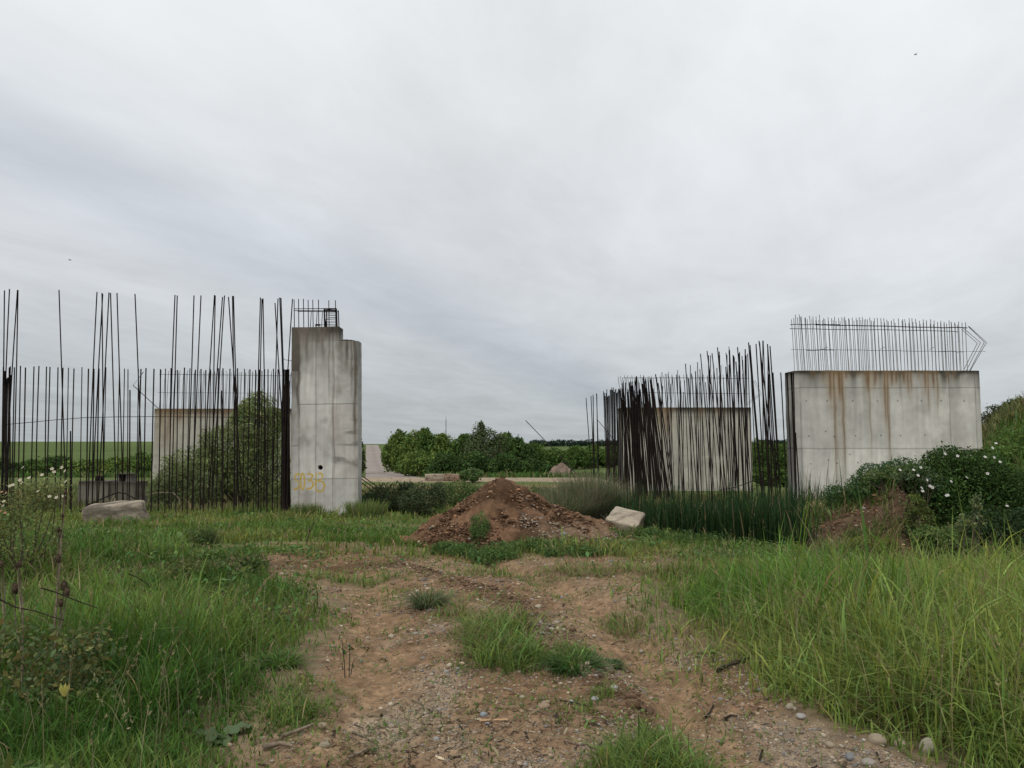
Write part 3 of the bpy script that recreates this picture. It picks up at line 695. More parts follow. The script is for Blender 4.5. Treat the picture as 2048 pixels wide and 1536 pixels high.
# ------------------------------------------------------------------ blocks, heaps
def block(name, label, cat, px, Y, size, rot, z, base, seed, grp=None, rough=.03, mat=None, bev=.12):
    """chipped concrete block: subdivided box with softened corners"""
    import bmesh
    bm = bmesh.new(); bmesh.ops.create_cube(bm, size=1.0)
    bmesh.ops.subdivide_edges(bm, edges=bm.edges, cuts=26, use_grid_fill=True)
    V = np.array([v.co[:] for v in bm.verts]) * 2
    F4 = [[v.index for v in f.verts] for f in bm.faces]; bm.free()
    k = 7.0 if rough > .1 else 16.0
    nrm = (np.abs(V) ** k).sum(1) ** (1 / k); V = V / nrm[:, None] * (1 - bev * 0)
    V = V * .5 * np.array(size)
    V = V + V * (sn3(V, 3.0 / min(size), seed) * rough)[:, None] + .006 * np.stack([sn3(V, 14, seed + i) for i in range(3)], 1)
    rx, ry, rz = rot
    from mathutils import Euler
    Rm = np.array(Euler((rx, ry, rz)).to_matrix()); V = V @ Rm.T
    c = np.array(base)[None] * (.75 + .5 * fbm(V[:, 0] + V[:, 1], V[:, 2] - V[:, 1], 3.5, 4, seed))[:, None]
    c *= (1 - .55 * ss(.5, .7, fbm(V[:, 0] - V[:, 1], V[:, 2] * 2, 4, 5, seed + 3)))[:, None]
    lo = ss(.1, -.35, V[:, 2] / size[2])[:, None] if False else (1 - ss(-.45, .0, V[:, 2] / size[2]))[:, None] * .6
    c = c * (1 - lo) + np.array([.16, .11, .07]) * lo
    c = c * (.75 + .5 * np.array([vn(V[:, 0] * 55 + V[:, 2] * 31, V[:, 1] * 55 + V[:, 2] * 43)]).T)
    o = mesh_obj(name, V, [np.array(F4)], mat or M_rock, None, c, False, (xat(px, Y), Y, z))
    return tag(o, label, cat, grp)
block('concrete_block', 'weathered rounded concrete lump in the grass before the left row of bars', 'concrete block', 243, 19, (1.3, .62, .6), (.12, -.07, .3), -.15, (.30, .25, .19), 3, rough=.19)
block('concrete_block', 'pale tilted concrete block at the right foot of the earth heap', 'concrete block', 1247, 15.2, (.62, .75, .34), (.28, .22, -.35), .02, (.35, .295, .22), 5, rough=.04)
block('concrete_block', 'long pale concrete kerb piece left of the reddish one beyond the ditch', 'kerb piece', 871, 44.8, (1.15, .5, .42), (0, 0, .05), -.43, (.36, .29, .22), 7, rough=.02)
block('concrete_block', 'reddish earth-covered concrete kerb piece beyond the ditch', 'kerb piece', 914, 44.7, (1.35, .5, .4), (0, .05, -.04), -.42, (.3, .2, .14), 9, rough=.05)
# small manhole-like structure behind the left row
b = empty('concrete_chamber', (xat(217, 30), 30, -1.05)); tag(b, 'low grey concrete chamber seen through the left row of bars', 'chamber')
def cbox(name, x0, x1, y0, y1, z0, z1, parent, base, seed, hole=None):
    m = MB(); R = np.array(parent.location)
    def f(P, nr): return concrete(P + R, nr, seed, z1, base, [], [], [], [], topdark=.6, blot=.5)
    L = lambda x, y, z: np.array([x, y, z]) - R
    patch(m, L(x0, y0, z0), (x1 - x0, 0, 0), (0, 0, z1 - z0), 60, 40, f); patch(m, L(x1, y0, z0), (0, y1 - y0, 0), (0, 0, z1 - z0), 20, 30, f)
    patch(m, L(x0, y1, z0), (0, y0 - y1, 0), (0, 0, z1 - z0), 20, 30, f); patch(m, L(x1, y1, z0), (x0 - x1, 0, 0), (0, 0, z1 - z0), 10, 10, f)
    patch(m, L(x0, y0, z1), (x1 - x0, 0, 0), (0, y1 - y0, 0), 40, 20, f)
    return m.build(name, M_conc, parent)
cbox('wall_body', xat(163, 30), xat(222, 30), 30, 31.2, -1.3, Z(962, 30), b, (.17, .155, .125), 21)
cbox('wall_body', xat(222, 30) + .004, xat(273, 30), 30.1, 31.2, -1.3, Z(963.5, 30), b, (.15, .135, .11), 22)
c2 = empty('concrete_box', (xat(248, 30), 30.4, Z(963.5, 30))); tag(c2, 'small open grey box on the right end of the low chamber', 'box')
zq = Z(963.5, 30) + .002
xa_, xb_ = xat(232, 30), xat(259, 30)
cbox('side_panel', xa_, xa_ + .05, 30.3, 30.8, zq, zq + .29, c2, (.3, .28, .25), 23)
cbox('side_panel', xb_ - .2, xb_, 30.3, 30.8, zq, zq + .27, c2, (.2, .18, .17), 24)
cbox('back_panel', xa_ + .052, xb_ - .202, 30.72, 30.78, zq, zq + .27, c2, (.1, .08, .07), 25)
cbox('top_panel', xa_ - .01, xb_ + .01, 30.28, 30.82, zq + .293, zq + .325, c2, (.33, .31, .28), 26)
m = MB(); xm = xat(194, 30); zq = Z(962, 30)
for (a, b_, c_, d_) in [(-.13, -.07, 0, .2), (.07, .13, 0, .2), (-.068, .068, .15, .2)]: m.box(xm + a, xm + b_, 30.3, 30.5, zq + c_ + .001, zq + d_)
tag(m.build('steel_frame', M_steel), 'small dark steel frame standing on the left part of the low chamber', 'frame')

def main_h(wx, wy):
    a = np.where(wx < 0, wx / 1.6, wx / 2.1); th = np.arctan2(wy, wx)
    r = np.sqrt(a * a + (wy / 1.85) ** 2) * (1 + .05 * np.sin(5 * th + 1) + .04 * np.sin(9 * th + 2.2))
    h = 1.16 * (1 - r)
    h2 = .66 * (1 - np.hypot((wx - .95) / 1.75, (wy + .15) / 1.5))
    h3 = .13 * (1 - np.hypot((wx + 1.35) / 1.0, (wy + .5) / .5))
    h4 = .6 * (1 - np.hypot((wx + .4) / 1.1, (wy + .6) / 1.2))
    m = np.maximum(np.maximum(h, h2), np.maximum(h3, h4))
    return m
def heap(name, label, cat, cx, cy, R4, H, base, seed, n=110, stones=0, cover=None, p=1.0):
    Rl, Rr, Rf, Rb = R4
    X, Y = np.meshgrid(np.linspace(-1.95 if stones else -1.15, 1.2, n), np.linspace(-1.15, 1.15, n))
    x = X.ravel(); y = Y.ravel()
    wx = np.where(x < 0, x * Rl, x * Rr); wy = np.where(y < 0, y * Rf, y * Rb)
    r = np.sqrt(x ** 2 + y ** 2) + (fbm(x, y, 2.2, 4, seed) - .5) * .22
    h = H * np.clip(1.0 - r, -.3, 1) ** 1.0 if p == 1 else H * np.sign(1 - r) * np.abs(np.clip(1 - r, -.3, 1)) ** p
    if stones: h = np.maximum(main_h(wx, wy), -.3) + H * .08 * (fbm(wx, wy, 1.1, 3, seed + 11) - .5); r = 1 - h / H
    h = h - H * .06 * np.exp(-(r / .1) ** 2)
    lump = (fbm(wx, wy, 3.0, 4, seed + 1) - .5) * .28 + (fbm(wx, wy, 9, 4, seed + 2) - .5) * .13 + (np.abs(fbm(wx, wy, 16, 3, seed + 4) - .5)) * -.09
    h = h + lump * min(H, 1) * ss(-.1, .2, 1 - r)
    gx, gy = cx + wx, cy + wy
    z = gbase(gx, gy) - .04 + h
    c = np.array(base)[None] * (.5 + 1.0 * fbm(wx, wy, 5, 5, seed + 6))[:, None]
    dk = ss(.5, .66, fbm(wx, wy, 1.3, 4, seed + 7))[:, None]; c = c * (1 - .5 * dk)
    if stones:
        gm = .5 * (ss(.1, .5, x) * (1 - ss(-.35, -.1, y)) * ss(.5, .75, r))[:, None]; c = c * (1 - .6 * gm) + np.array([.26, .2, .14]) * .6 * gm
    i = np.arange(n - 1)[:, None] * n; j = np.arange(n - 1)[None]
    Q = np.stack([i + j, i + j + 1, i + n + j + 1, i + n + j], -1).reshape(-1, 4)
    o = mesh_obj(name, np.stack([wx, wy, z - gbase(cx, cy)], 1), [Q], M_soil, None, c, False, (cx, cy, float(gbase(cx, cy))))
    tag(o, label, cat)
    return lambda qx, qy: np.interp(0, [0], [0])
HC = (xat(1000, 14.0), 14.0)
heap('earth_heap', 'big heap of reddish brown earth dumped across the track', 'earth heap', HC[0], HC[1], (1.7, 2.45, 1.9, 1.9), 1.16, (.15, .088, .052), 71, 240, 1)
heap('rubble_heap', 'small far heap of greyish red rubble beyond the ditch', 'rubble heap', xat(1121, 52), 52, (1.25, 1.3, 1.0, 1.2), 1.25, (.2, .145, .115), 75, 90, 0, None, .75)
def heapz(x, y):
    h = main_h(x - HC[0], y - HC[1])
    return np.where(h > 0, h, -9) + gbase(x, y) - .04

# ------------------------------------------------------------------ gravel and stones
def pebbles():
    def f(x, y):
        d = dirtmask(x, y); g = greenpatch(x, y)
        cl = .28 + 1.2 * ss(.47, .68, fbm(x, y, 1.6, 3, 23)) * np.clip(1.5 - y / 9, .3, 1)
        for ys, xs, w, dd in RUTS: cl = cl * (1 - .75 * np.exp(-((x - np.interp(y, ys, xs)) / w) ** 4))
        cl = cl + .8 * np.exp(-((x - np.interp(y, *RIDGE2)) / .3) ** 2) * (y < 7)
        return np.clip(d * (1 - .7 * g) * cl, 0, 1)
    x, y = scatter(230000, 2.6, 12.5, f, .55, 1.5)
    n = len(x)
    r = np.clip(rng.lognormal(math.log(.0055), .55, n), .0025, .03) * np.clip(y / 5, .8, 1.6)
    # stones on the heap's right-front skirt and the bank
    
    hx = HC[0] + rng.uniform(-1.7, 2.4, 6000); hy = HC[1] - rng.uniform(.2, 1.9, 6000)
    keep = heapz(hx, hy) > gbase(hx, hy) - .05; keep &= (rng.random(6000) < np.where(hx > .15, .9, .05)) & ((hy < 13.1) | (rng.random(6000) < .06))
    hx, hy = hx[keep], hy[keep]
    bx = rng.uniform(4.6, 7.2, 500); by = rng.uniform(11.9, 14, 500)
    X = np.concatenate([x, hx, bx]); Y = np.concatenate([y, hy, by])
    Zz = np.concatenate([gz(x, y), heapz(hx, hy) + .035, gz(bx, by)])
    Rr = np.concatenate([r, rng.lognormal(math.log(.014), .5, len(hx)), rng.lognormal(math.log(.016), .4, 500)])
    V0, T0 = rock_mesh(1.0, 1, 1)
    n = len(X)
    ang = rng.random(n) * 6.28; cs, sn = np.cos(ang), np.sin(ang)
    sc = np.stack([np.ones(n), rng.uniform(.65, 1, n), rng.uniform(.5, .8, n)], 1) * Rr[:, None]
    V = V0[None] * sc[:, None]
    Vx = V[..., 0] * cs[:, None] - V[..., 1] * sn[:, None]; Vy = V[..., 0] * sn[:, None] + V[..., 1] * cs[:, None]
    V = np.stack([Vx + X[:, None], Vy + Y[:, None], V[..., 2] + (Zz + Rr * .15)[:, None]], -1)
    T = (np.arange(n)[:, None, None] * len(V0) + T0[None]).reshape(-1, 3)
    pal = np.array([[.30, .23, .155], [.25, .19, .13], [.34, .29, .22], [.24, .155, .10], [.2, .19, .18], [.17, .12, .085]])
    c = vcol(n, pal[rng.integers(0, len(pal), n)], .2, .03)
    tag(mesh_obj('gravel', V.reshape(-1, 3), [T], M_rock, None, np.repeat(c, len(V0), 0), True), 'loose gravel', kind='stuff')
pebbles()
def gpt(px, py):
    """ground point seen at a photo pixel"""
    Y = 3.0; best = None
    ys = np.linspace(2.5, 24, 2200); a = (px - 1024) / F; b_ = (768 - py) / F; dy = ct - b_ * st; dz = b_ * ct + st
    g = gz(a / dy * ys, ys, False); r = CAMZ + dz / dy * ys; k = np.argmax(r < g)
    return float(a / dy * ys[k]), float(ys[k]), float(gz(np.array([a / dy * ys[k]]), np.array([ys[k]]))[0])
STN = [(1228, 1377, .035, (.5, .48, .44), 'whitish flat stone beside the grass tuft in the middle of the track'), (1190, 1398, .032, (.48, .47, .44), 'pale grey stone between two whitish ones in mid track'), (1143, 1407, .025, (.5, .5, .48), 'small whitish stone above the lower grass tuft'), (1088, 1419, .048, (.42, .31, .2), 'tan rounded stone at the upper left edge of the lower grass tuft'),
    (1580, 1418, .04, (.42, .36, .26), 'cream rounded stone on the right verge of the track'), (1602, 1437, .042, (.42, .39, .36), 'greyish stone just below the cream one on the right verge'), (1518, 1356, .035, (.42, .34, .24), 'beige stone where the dark branch meets the right grass'), (1660, 1493, .04, (.36, .29, .2), 'brown-beige stone among gravel on the right verge'),
    (1755, 1487, .07, (.4, .33, .23), 'left one of the two big beige stones in front of the tall right grass'), (1801, 1494, .065, (.42, .35, .24), 'right one of the two big beige stones in front of the tall right grass'), (1855, 1511, .072, (.42, .38, .29), 'long pale stone tilted upright near the lower right corner'), (1700, 1517, .045, (.22, .22, .22), 'blue-grey stone at the foot of the right verge'),
    (1736, 1529, .05, (.36, .32, .27), 'pale stone on the lower edge below the two big beige ones'), (645, 1456, .035, (.42, .32, .22), 'tan stone by the dry stalks at the lower left of the track'), (648, 1494, .04, (.4, .34, .24), 'flat beige stone left of the dry straw at the lower left'), (783, 1453, .035, (.38, .31, .22), 'beige stone in the left wheel track'),
    (900, 1459, .03, (.34, .24, .16), 'brownish stone right of the left wheel track'), (967, 1433, .03, (.34, .37, .4), 'bluish grey stone in the gravel in mid track'), (975, 1451, .018, (.3, .32, .35), 'small dark bluish stone beside the bluish grey one'), (1003, 1417, .028, (.38, .26, .16), 'small orange-brown stone left of the lower grass tuft'),
    (1320, 1462, .032, (.4, .33, .25), 'pinkish beige stone on the ridge between the wheel tracks'), (383, 1430, .04, (.42, .37, .3), 'pale stone lying in the left grass'), (1380, 1340, .035, (.4, .37, .32), 'flat grey stone in the right wheel track'), (1283, 1306, .03, (.4, .36, .3), 'flat pale stone at the upper part of the right wheel track')]
for k, (px, py, r, c, lab) in enumerate(STN):
    r *= .68 if px > 1500 and py > 1400 else .8
    x, y, z = gpt(px, py); V, T = rock_mesh(r, 200 + k, 3)
    if 'upright' in lab:
        V = V @ np.array([[.5, 0, .87], [0, 1, 0], [-.87, 0, .5]]) ; z += .03
    V = V * (1 + .09 * np.sign(sn3(V / r, 2.4, 300 + k)) * np.abs(sn3(V / r, 2.4, 300 + k)) ** .6)[:, None]; cc = np.array(c) * (.68 if py > 1400 and px > 1500 else .62) * (.8 + .4 * fbm(V[:, 0] * 30, V[:, 1] * 30, 1, 3, k))[:, None]
    tag(mesh_obj('stone', V, [T], M_rock, None, cc, True, (x, y, z + r * .3)), lab, 'stone', 'larger stones on the track')

# ------------------------------------------------------------------ grass
def pitmask(x, y):
    s = (x - 2.4) * .812 + (y - 15.2) * .584
    return ss(-.3, .5, s) * ss(1.4, 2.2, x) * (1 - ss(8.4, 10, x)) * ss(11.5, 12.5, y)
def heapin(x, y): return (heapz(x, y) > gbase(x, y) + .03)
def tallL(x, y):
    a = ss(-.1, .35, trackL(y) - x + (fbm(x, y, 1.3, 3, 1) - .5) * .8) * (1 - ss(11.5, 13.5, y + (fbm(x, y, .7, 3, 33) - .5) * 2))
    return a * (.3 + .7 * ss(.3, .5, fbm(x, y, 1.1, 3, 34)))
x, y = scatter(190000, 2.4, 13.5, tallL, .82, 1.35)
h = (.16 + .34 * ss(.3, .7, fbm(x, y, .8, 3, 35))) * np.exp(rng.normal(0, .25, len(x))) * np.where(y > 9, .8, 1) * ss(-.1, 1.2, trackL(y) - x + .15)
h = np.maximum(h, .06) * np.where(y < 4.6, .75, 1)
fh = fbm(x, y, .55, 3, 36)[:, None]
base = np.array([.062, .13, .026]) * (1 - ss(.4, .65, fh)) + np.array([.135, .21, .05]) * ss(.4, .65, fh)
grass_object('tall_grass', x, y, h, .0036 + .0009 * y, base, (.15, 1.05), None, .05, 'lush dark green grass on the left', None)
def tallR(x, y):
    w = (fbm(x, y, 1.3, 3, 1) - .5) * .8
    return np.maximum(ss(-.1, .3, x - trackR(y) + w), .35 * ss(-.5, -.1, x - trackR(y) + w * .5) * ss(4.8, 5.6, y)) * (1 - .8 * ellip(x, y, 2.05, 4.05, .45, .5)) * (1 - ss(9.0, 10.2, y)) * (.55 + .45 * ss(.3, .5, fbm(x, y, 1.5, 3, 39)))
x, y = scatter(165000, 2.4, 10.4, tallR, .82, 1.35)
e = x - trackR(y)
h = (.1 + .4 * ss(-.2, 1.3, e)) * np.exp(rng.normal(0, .3, len(x))) * (.75 + .5 * fbm(x, y, .9, 3, 40)) * (1 - .45 * ss(7.2, 9.5, y)) * (1 - .35 * (1 - ss(3.4, 5, y)))
fh = fbm(x, y, .6, 3, 41)[:, None]
base = np.array([.115, .20, .04]) * (1 - ss(.4, .65, fh)) + np.array([.205, .27, .07]) * ss(.4, .65, fh)
grass_object('tall_grass', x, y, h, .0045 + .0009 * y, base, (.1, 1.35), None, .07, 'bright green knee-high grass on the right', None)
# dead straw under the right grass
x, y = scatter(60000, 2.6, 7, lambda x, y: tallR(x, y) * ss(.42, .6, fbm(x, y, 1.4, 3, 43)) * (1 - ss(.6, 2.2, x - trackR(y))), .82, 1.35)
grass_object('dead_straw', x, y, rng.uniform(.08, .28, len(x)), np.full(len(x), .006), np.array([.21, .16, .095]), (.5, 1.6), None, 1, 'dead straw at the foot of the right grass')
# short growth inside the track and green tufts
def tuft(x, y): return np.clip(dirtmask(x, y) * (greenpatch(x, y) * ss(.3, .55, fbm(x, y, 5, 3, 44)) + (.1 + .38 * ss(5.5, 9, y)) * ss(.42, .6, fbm(x, y, 1.8, 3, 45))), 0, 1)
x, y = scatter(150000, 2.6, 12.8, tuft, .5, 1.35)
g = greenpatch(x, y)
hb = np.full(len(x), .05)
for cx, cy, rx, ry, hh in GREENS: hb = np.maximum(hb, hh * ellip(x, y, cx, cy, rx * .9, ry * .9))
grass_object('track_grass', x, y, hb * np.exp(rng.normal(0, .35, len(x))), .0035 + .0008 * y, np.array([.13, .195, .05]), (.3, 1.3), None, .12, 'grass tufts growing in the track')
# short turf of the middle distance
def turf(x, y): return np.maximum(ss(10.8, 12.4, y), ss(8.8, 10, y) * ss(-.2, .4, x - trackR(y))) * (1 - .88 * turfbare(x, y)) * (1 - pitmask(x, y)) * (1 - heapin(x, y) * 1.0) * (1 - ss(4.5, 5.2, x) * (y < 16)) * (.25 + .75 * ss(.35, .55, fbm(x, y, .9, 4, 46)))
x, y = scatter(210000, 9, 24.5, turf, .78, 1.0)
strip = ss(18.6, 20.3, y) * (x < 2.5)
h = (.07 + .12 * ss(.4, .7, fbm(x, y, .6, 3, 48)) + .12 * strip * fbm(x, y, 1.5, 3, 49)) * np.exp(rng.normal(0, .3, len(x)))
fh = fbm(x, y, .45, 3, 50)[:, None]
base = np.array([.095, .165, .036]) * (1 - ss(.4, .65, fh)) + np.array([.175, .215, .06]) * ss(.4, .65, fh)
grass_object('short_grass', x, y, h, .008 + .0008 * y, base, (.1, .8), None, .08, 'short turf in front of the pier and bars')
# far grasses of the ditch and the right hillside
def ditch(x, y): return ss(23, 25, y) * (1 - ss(39, 42, y)) * ss(.3, .5, fbm(x, y, .25, 3, 52))
x, y = scatter(90000, 23.5, 42, ditch, .75, 1.0)
fh = fbm(x, y, .2, 3, 53)[:, None]
grass_object('rough_grass', x, y, rng.uniform(.25, .6, len(x)), np.full(len(x), .035), np.array([.07, .11, .035]) * (1 - fh) + np.array([.17, .17, .07]) * fh, (.1, .6), M_far, .12, 'rough growth filling the ditch')
def hill(x, y): return ss(5.2, 7.5, x) * (ss(12.5, 13.6, y)) * ((x > 9) | (y < 19)) * (1 - ((x > 8.1) & (x < 13.6) & (y > 21) & (y < 24)))
x, y = scatter(80000, 12, 40, lambda x, y: hill(x, y), 1.0, 1.0)
grass_object('hillside_grass', x, y, rng.uniform(.15, .45, len(x)), .008 + .0012 * y, np.array([.08, .14, .035]), (.1, .8), None, .06, 'grass on the right hillside')
def beyond(x, y): return ss(47, 49, y) * (1 - ss(75, 85, y)) * .9 * (1 - ((x > -.189 * y - 1.8) & (x < -.189 * y + 10) & (x < -6))) * ss(.35, .5, fbm(x, y, .12, 3, 54))
x, y = scatter(60000, 47.5, 85, beyond, .72, 1.0)
grass_object('meadow_grass', x, y, rng.uniform(.2, .7, len(x)), np.full(len(x), .08), np.array([.07, .13, .035]), (.1, .6), M_far, .08, 'meadow grass beyond the ditch')

def bankg(x, y): return ss(4.2, 4.8, x) * (1 - ss(8.5, 9, x)) * ss(11.3, 11.8, y) * (1 - ss(15.5, 16.2, y)) * np.maximum(ss(.48, .6, fbm(x, y, 1.5, 4, 95)), ss(13.0, 13.8, y))
x, y = scatter(60000, 11.2, 16.5, bankg, .72, 1.0)
grass_object('bank_grass', x, y, rng.uniform(.1, .34, len(x)), np.full(len(x), .016), np.array([.10, .15, .042]), (.3, 1.3), None, .15, 'grass creeping over the bare bank')
def stems(name, f, n, y0, y1, hr, colr, label):
    x, y = scatter(n, y0, y1, f, .82, 1.2); n = len(x); z = gz(x, y)
    h = rng.uniform(*hr, n); a = rng.random(n) * 6.28; b = rng.uniform(.05, .5, n); c = vcol(n, colr, .25, .06)
    V, T, C = blades(np.stack([x, y, z], 1), h, np.full(n, .0045), a, b, c)
    d = np.stack([np.cos(a), np.sin(a), np.zeros(n)], 1)
    tip = np.stack([x, y, z], 1) + d * (h * b)[:, None] + np.array([0, 0, 1.0]) * (h * (1 - .42 * b))[:, None]
    k = 9; t = rng.random((n, k)); ax = d * (b * 1.4)[:, None] + np.array([0, 0, 1.0]); ax /= np.linalg.norm(ax, axis=1)[:, None]
    P = (tip[:, None] - ax[:, None] * (t * h[:, None] * .17)[..., None]).reshape(-1, 3)
    q = rng.normal(0, 1, P.shape) * .5 + np.repeat(ax, k, 0); q /= np.linalg.norm(q, axis=1)[:, None]; L_ = rng.uniform(.012, .028, len(P))[:, None]
    s = np.cross(q, rng.normal(0, 1, P.shape)); s /= np.linalg.norm(s, axis=1)[:, None]
    V2 = np.stack([P, P + q * L_ * .5 + s * L_ * .16, P + q * L_, P + q * L_ * .5 - s * L_ * .16], 1).reshape(-1, 3)
    tag(mesh_obj(name, np.concatenate([V, V2]), [T, np.arange(len(V2)).reshape(-1, 4) + len(V)], M_leaf, None, np.concatenate([C, np.repeat(np.repeat(c, k, 0), 4, 0)]), False), label, kind='stuff')
stems('grass_seed_heads', tallR, 1500, 3.4, 10, (.4, .75), (.24, .21, .11), 'grass seed heads above the right grass')
stems('grass_seed_heads', tallL, 1100, 3.4, 12, (.3, .6), (.22, .2, .11), 'grass seed heads above the left grass')
def herbs(f, n, y0, y1, zr, leaf, base, label):
    x, y = scatter(n, y0, y1, f, .82, 1.3); n = len(x); P = np.stack([x, y, gz(x, y) + rng.uniform(*zr, n)], 1)
    nr = rng.normal(0, .6, (n, 3)) + np.array([0, -.2, .8]); nr /= np.linalg.norm(nr, axis=1)[:, None]
    t = rng.normal(0, 1, (n, 3)); t -= nr * np.sum(t * nr, 1)[:, None]; t /= np.linalg.norm(t, axis=1)[:, None]; b = np.cross(nr, t)
    L_ = (leaf * np.exp(rng.normal(0, .4, n)))[:, None]
    V = np.stack([P - t * L_ * .5, P - t * L_ * .1 + b * L_ * .26, P + t * L_ * .5 - nr * L_ * .15, P - t * L_ * .1 - b * L_ * .26], 1).reshape(-1, 3)
    tag(mesh_obj('low_herbs', V, [np.arange(n * 4).reshape(-1, 4)], M_leaf, None, np.repeat(vcol(n, base, .3, .15), 4, 0)), label, kind='stuff')
herbs(lambda x, y: tallL(x, y) * ss(.5, .62, fbm(x, y, 1.3, 4, 96)), 60000, 3, 13, (.05, .26), .042, (.10, .155, .045), 'broad-leaved herbs mixed into the left grass')
herbs(lambda x, y: dirtmask(x, y) * ss(.52, .66, fbm(x, y, 1.9, 4, 97)), 40000, 3, 12.5, (.0, .03), .018, (.11, .16, .05), 'tiny creeping weeds on the dirt')
herbs(lambda x, y: ss(10.5, 11.5, y) * (1 - pitmask(x, y)) * (1 - heapin(x, y)) * ss(.48, .62, fbm(x, y, .9, 4, 98)) * (1 - turfbare(x, y)), 60000, 10.5, 22, (.03, .16), .05, (.10, .165, .05), 'herbs mixed into the short turf')
# reeds
def reedm(x, y):
    s = (x - 2.4) * .812 + (y - 15.2) * .584
    return ss(.1, .5, s) * ss(2.0, 2.6, x) * (1 - ss(7.7, 8.2, x)) * (1 - ss(20.5, 21.5, y)) * (1 - ss(4.3, 5.0, x) * (1 - ss(16.2, 17.0, y)))
x, y = scatter(125000, 12, 21.6, lambda x, y: reedm(x, y) * (.35 + .65 * ss(.3, .5, fbm(x, y, 2.2, 3, 56))), .62, 1.0)
n = len(x)
h = (1.22 + .25 * (fbm(x, y, .6, 3, 55) - .5) * 2 + .25 * ss(6.4, 7.6, x)) * np.exp(rng.normal(0, .17, n)) * (.8 + .4 * fbm(x, y, 1.8, 3, 57)) * (.72 + .28 * ss(.3, 1.6, (x - 2.4) * .812 + (y - 15.2) * .584))
z = gz(x, y) - .02
c = vcol(n, (.026, .055, .02), .35, .12); dm = rng.random(n) < .06; c[dm] = vcol(int(dm.sum()), (.2, .16, .09), .3, .05)
V, T, C = blades(np.stack([x, y, z], 1), h, np.full(n, .02), rng.random(n) * 6.28, rng.uniform(.0, .28, n) + (rng.random(n) < .15) * rng.uniform(0, .8, n), c)
tag(mesh_obj('reeds', V, [T], M_grass, None, C, True), 'dense dark green reed bed', kind='stuff')

# tussocks: things made of stems
def tussock(name, label, cat, px, Y, n, R, H, base, bend, w, seed, dry=.3, group=None, zoff=0, x=None):
    r = np.random.default_rng(seed); x0 = xat(px, Y) if x is None else x; z0 = float(gz(np.array([x0]), np.array([Y]))[0]) + zoff
    a = r.random(n) * 6.28; q = np.sqrt(r.random(n)) * R
    P = np.stack([np.cos(a) * q * .6, np.sin(a) * q * .6, np.full(n, -.03)], 1)
    b = r.uniform(*bend, n); h = H * r.uniform(.5, 1.05, n)
    c = vcol(n, base, .3, .1, r); dm = r.random(n) < dry; c[dm] = vcol(int(dm.sum()), (.26, .23, .15), .2, .05, r)
    V, T, C = blades(P, h, np.full(n, w), a + r.normal(0, .5, n), b, c)
    o = mesh_obj(name, V, [T], M_grass, None, C, True, (x0, Y, z0))
    return tag(o, label, cat, group)
tussock('dry_shrub', 'tall wispy grey-green shrub between the earth heap and the right bars', 'shrub', 1175, 18.2, 4200, .85, 1.5, (.13, .15, .085), (.05, .8), .011, 1, .35)
tussock('dry_shrub', 'lower wispy shrub touching the right slope of the earth heap', 'shrub', 1122, 17.2, 2600, .7, 1.05, (.11, .135, .07), (.1, .9), .011, 2, .3)
tussock('dead_grass_tuft', 'drooping tuft of dead straw behind the tilted pale block', 'grass tuft', 1252, 16.3, 700, .5, .75, (.3, .25, .18), (.4, 1.2), .016, 3, .9)
tussock('dead_grass_tuft', 'small dry tuft between the tilted block and the reeds', 'grass tuft', 1290, 15.6, 300, .3, .45, (.28, .23, .16), (.4, 1.2), .014, 4, .8)
tussock('flowering_grass', 'upright clump of bright grass before the right side of the pier', 'grass tuft', 735, 20.3, 900, .8, .62, (.14, .19, .06), (.05, .5), .014, 5, .1)
tussock('flowering_grass', 'upright clump of bright grass at the left foot of the pier', 'grass tuft', 618, 20.8, 700, .6, .5, (.12, .17, .055), (.05, .5), .014, 6, .1)

# ------------------------------------------------------------------ trees and bushes
G1 = (.078, .13, .034); G2 = (.12, .175, .046); G3 = (.055, .095, .03)
HG = 'bushes of the hedge beyond the ditch'
hed = [(787, 868, 40, 104, G2), (810, 861, 50, 97, G2), (833, 857, 60, 92, G2), (862, 863, 58, 90, G1), (893, 869, 60, 88, G2), (925, 868, 60, 86, G1), (1001, 866, 64, 84, G1), (1040, 876, 60, 84, G3), (1075, 888, 62, 88, G1), (1110, 897, 62, 92, G1),
       (1150, 893, 66, 110, G1), (1188, 891, 66, 116, G1), (1225, 892, 60, 118, G3)]
labs = ['roundish light green bush right beside the far road', 'tall light green bush, second from the far road', 'highest light green bush of the hedge beyond the ditch', 'mid green bush with a knobby top left of the far mast', 'pale green bush directly below the far mast', 'dark bush just right of the far mast', 'tall dark bush right behind the peak of the earth heap', 'very dark bush right of the heap peak', 'low dark bush where the hedge drops on the right', 'last low bush of the hedge above the rubble heap', 'low bush in front of the far woods, left one', 'low bush just left of the first right bars', 'dark low bush seen between the first right bars']
for k, (px, py, w, Y, g) in enumerate(hed):
    W = w / F * Y; bz = float(gz(np.array([xat(px, Y)]), np.array([Y]))[0]); H = Z(py, Y) - bz; r = random.Random(k)
    lob = [(0, 0, H * .52, W * .42, W * .5, H * .45), (-W * .25, -.6, H * .38, W * .3, W * .35, H * .38), (W * .3, -.5, H * .42, W * .34, W * .4, H * .4), (r.uniform(-.3, .3) * W, 0, H * .8, W * .25, W * .25, H * .24)]
    bush('hedge_bush', labs[k], 'bush', px, Y, lob, 7500, .26, g, HG, M_far, 300 + k, tr=.09, gap=-.35, sv=.3, cl=.38)
lab2 = ['bright green bush low at the road edge', 'low bright bush beside the junction', 'dark low bush in front row below the mast', 'low bushy growth in front of the tall airy tree', 'dark front bush behind the heap peak', 'last dark bush of the front row']
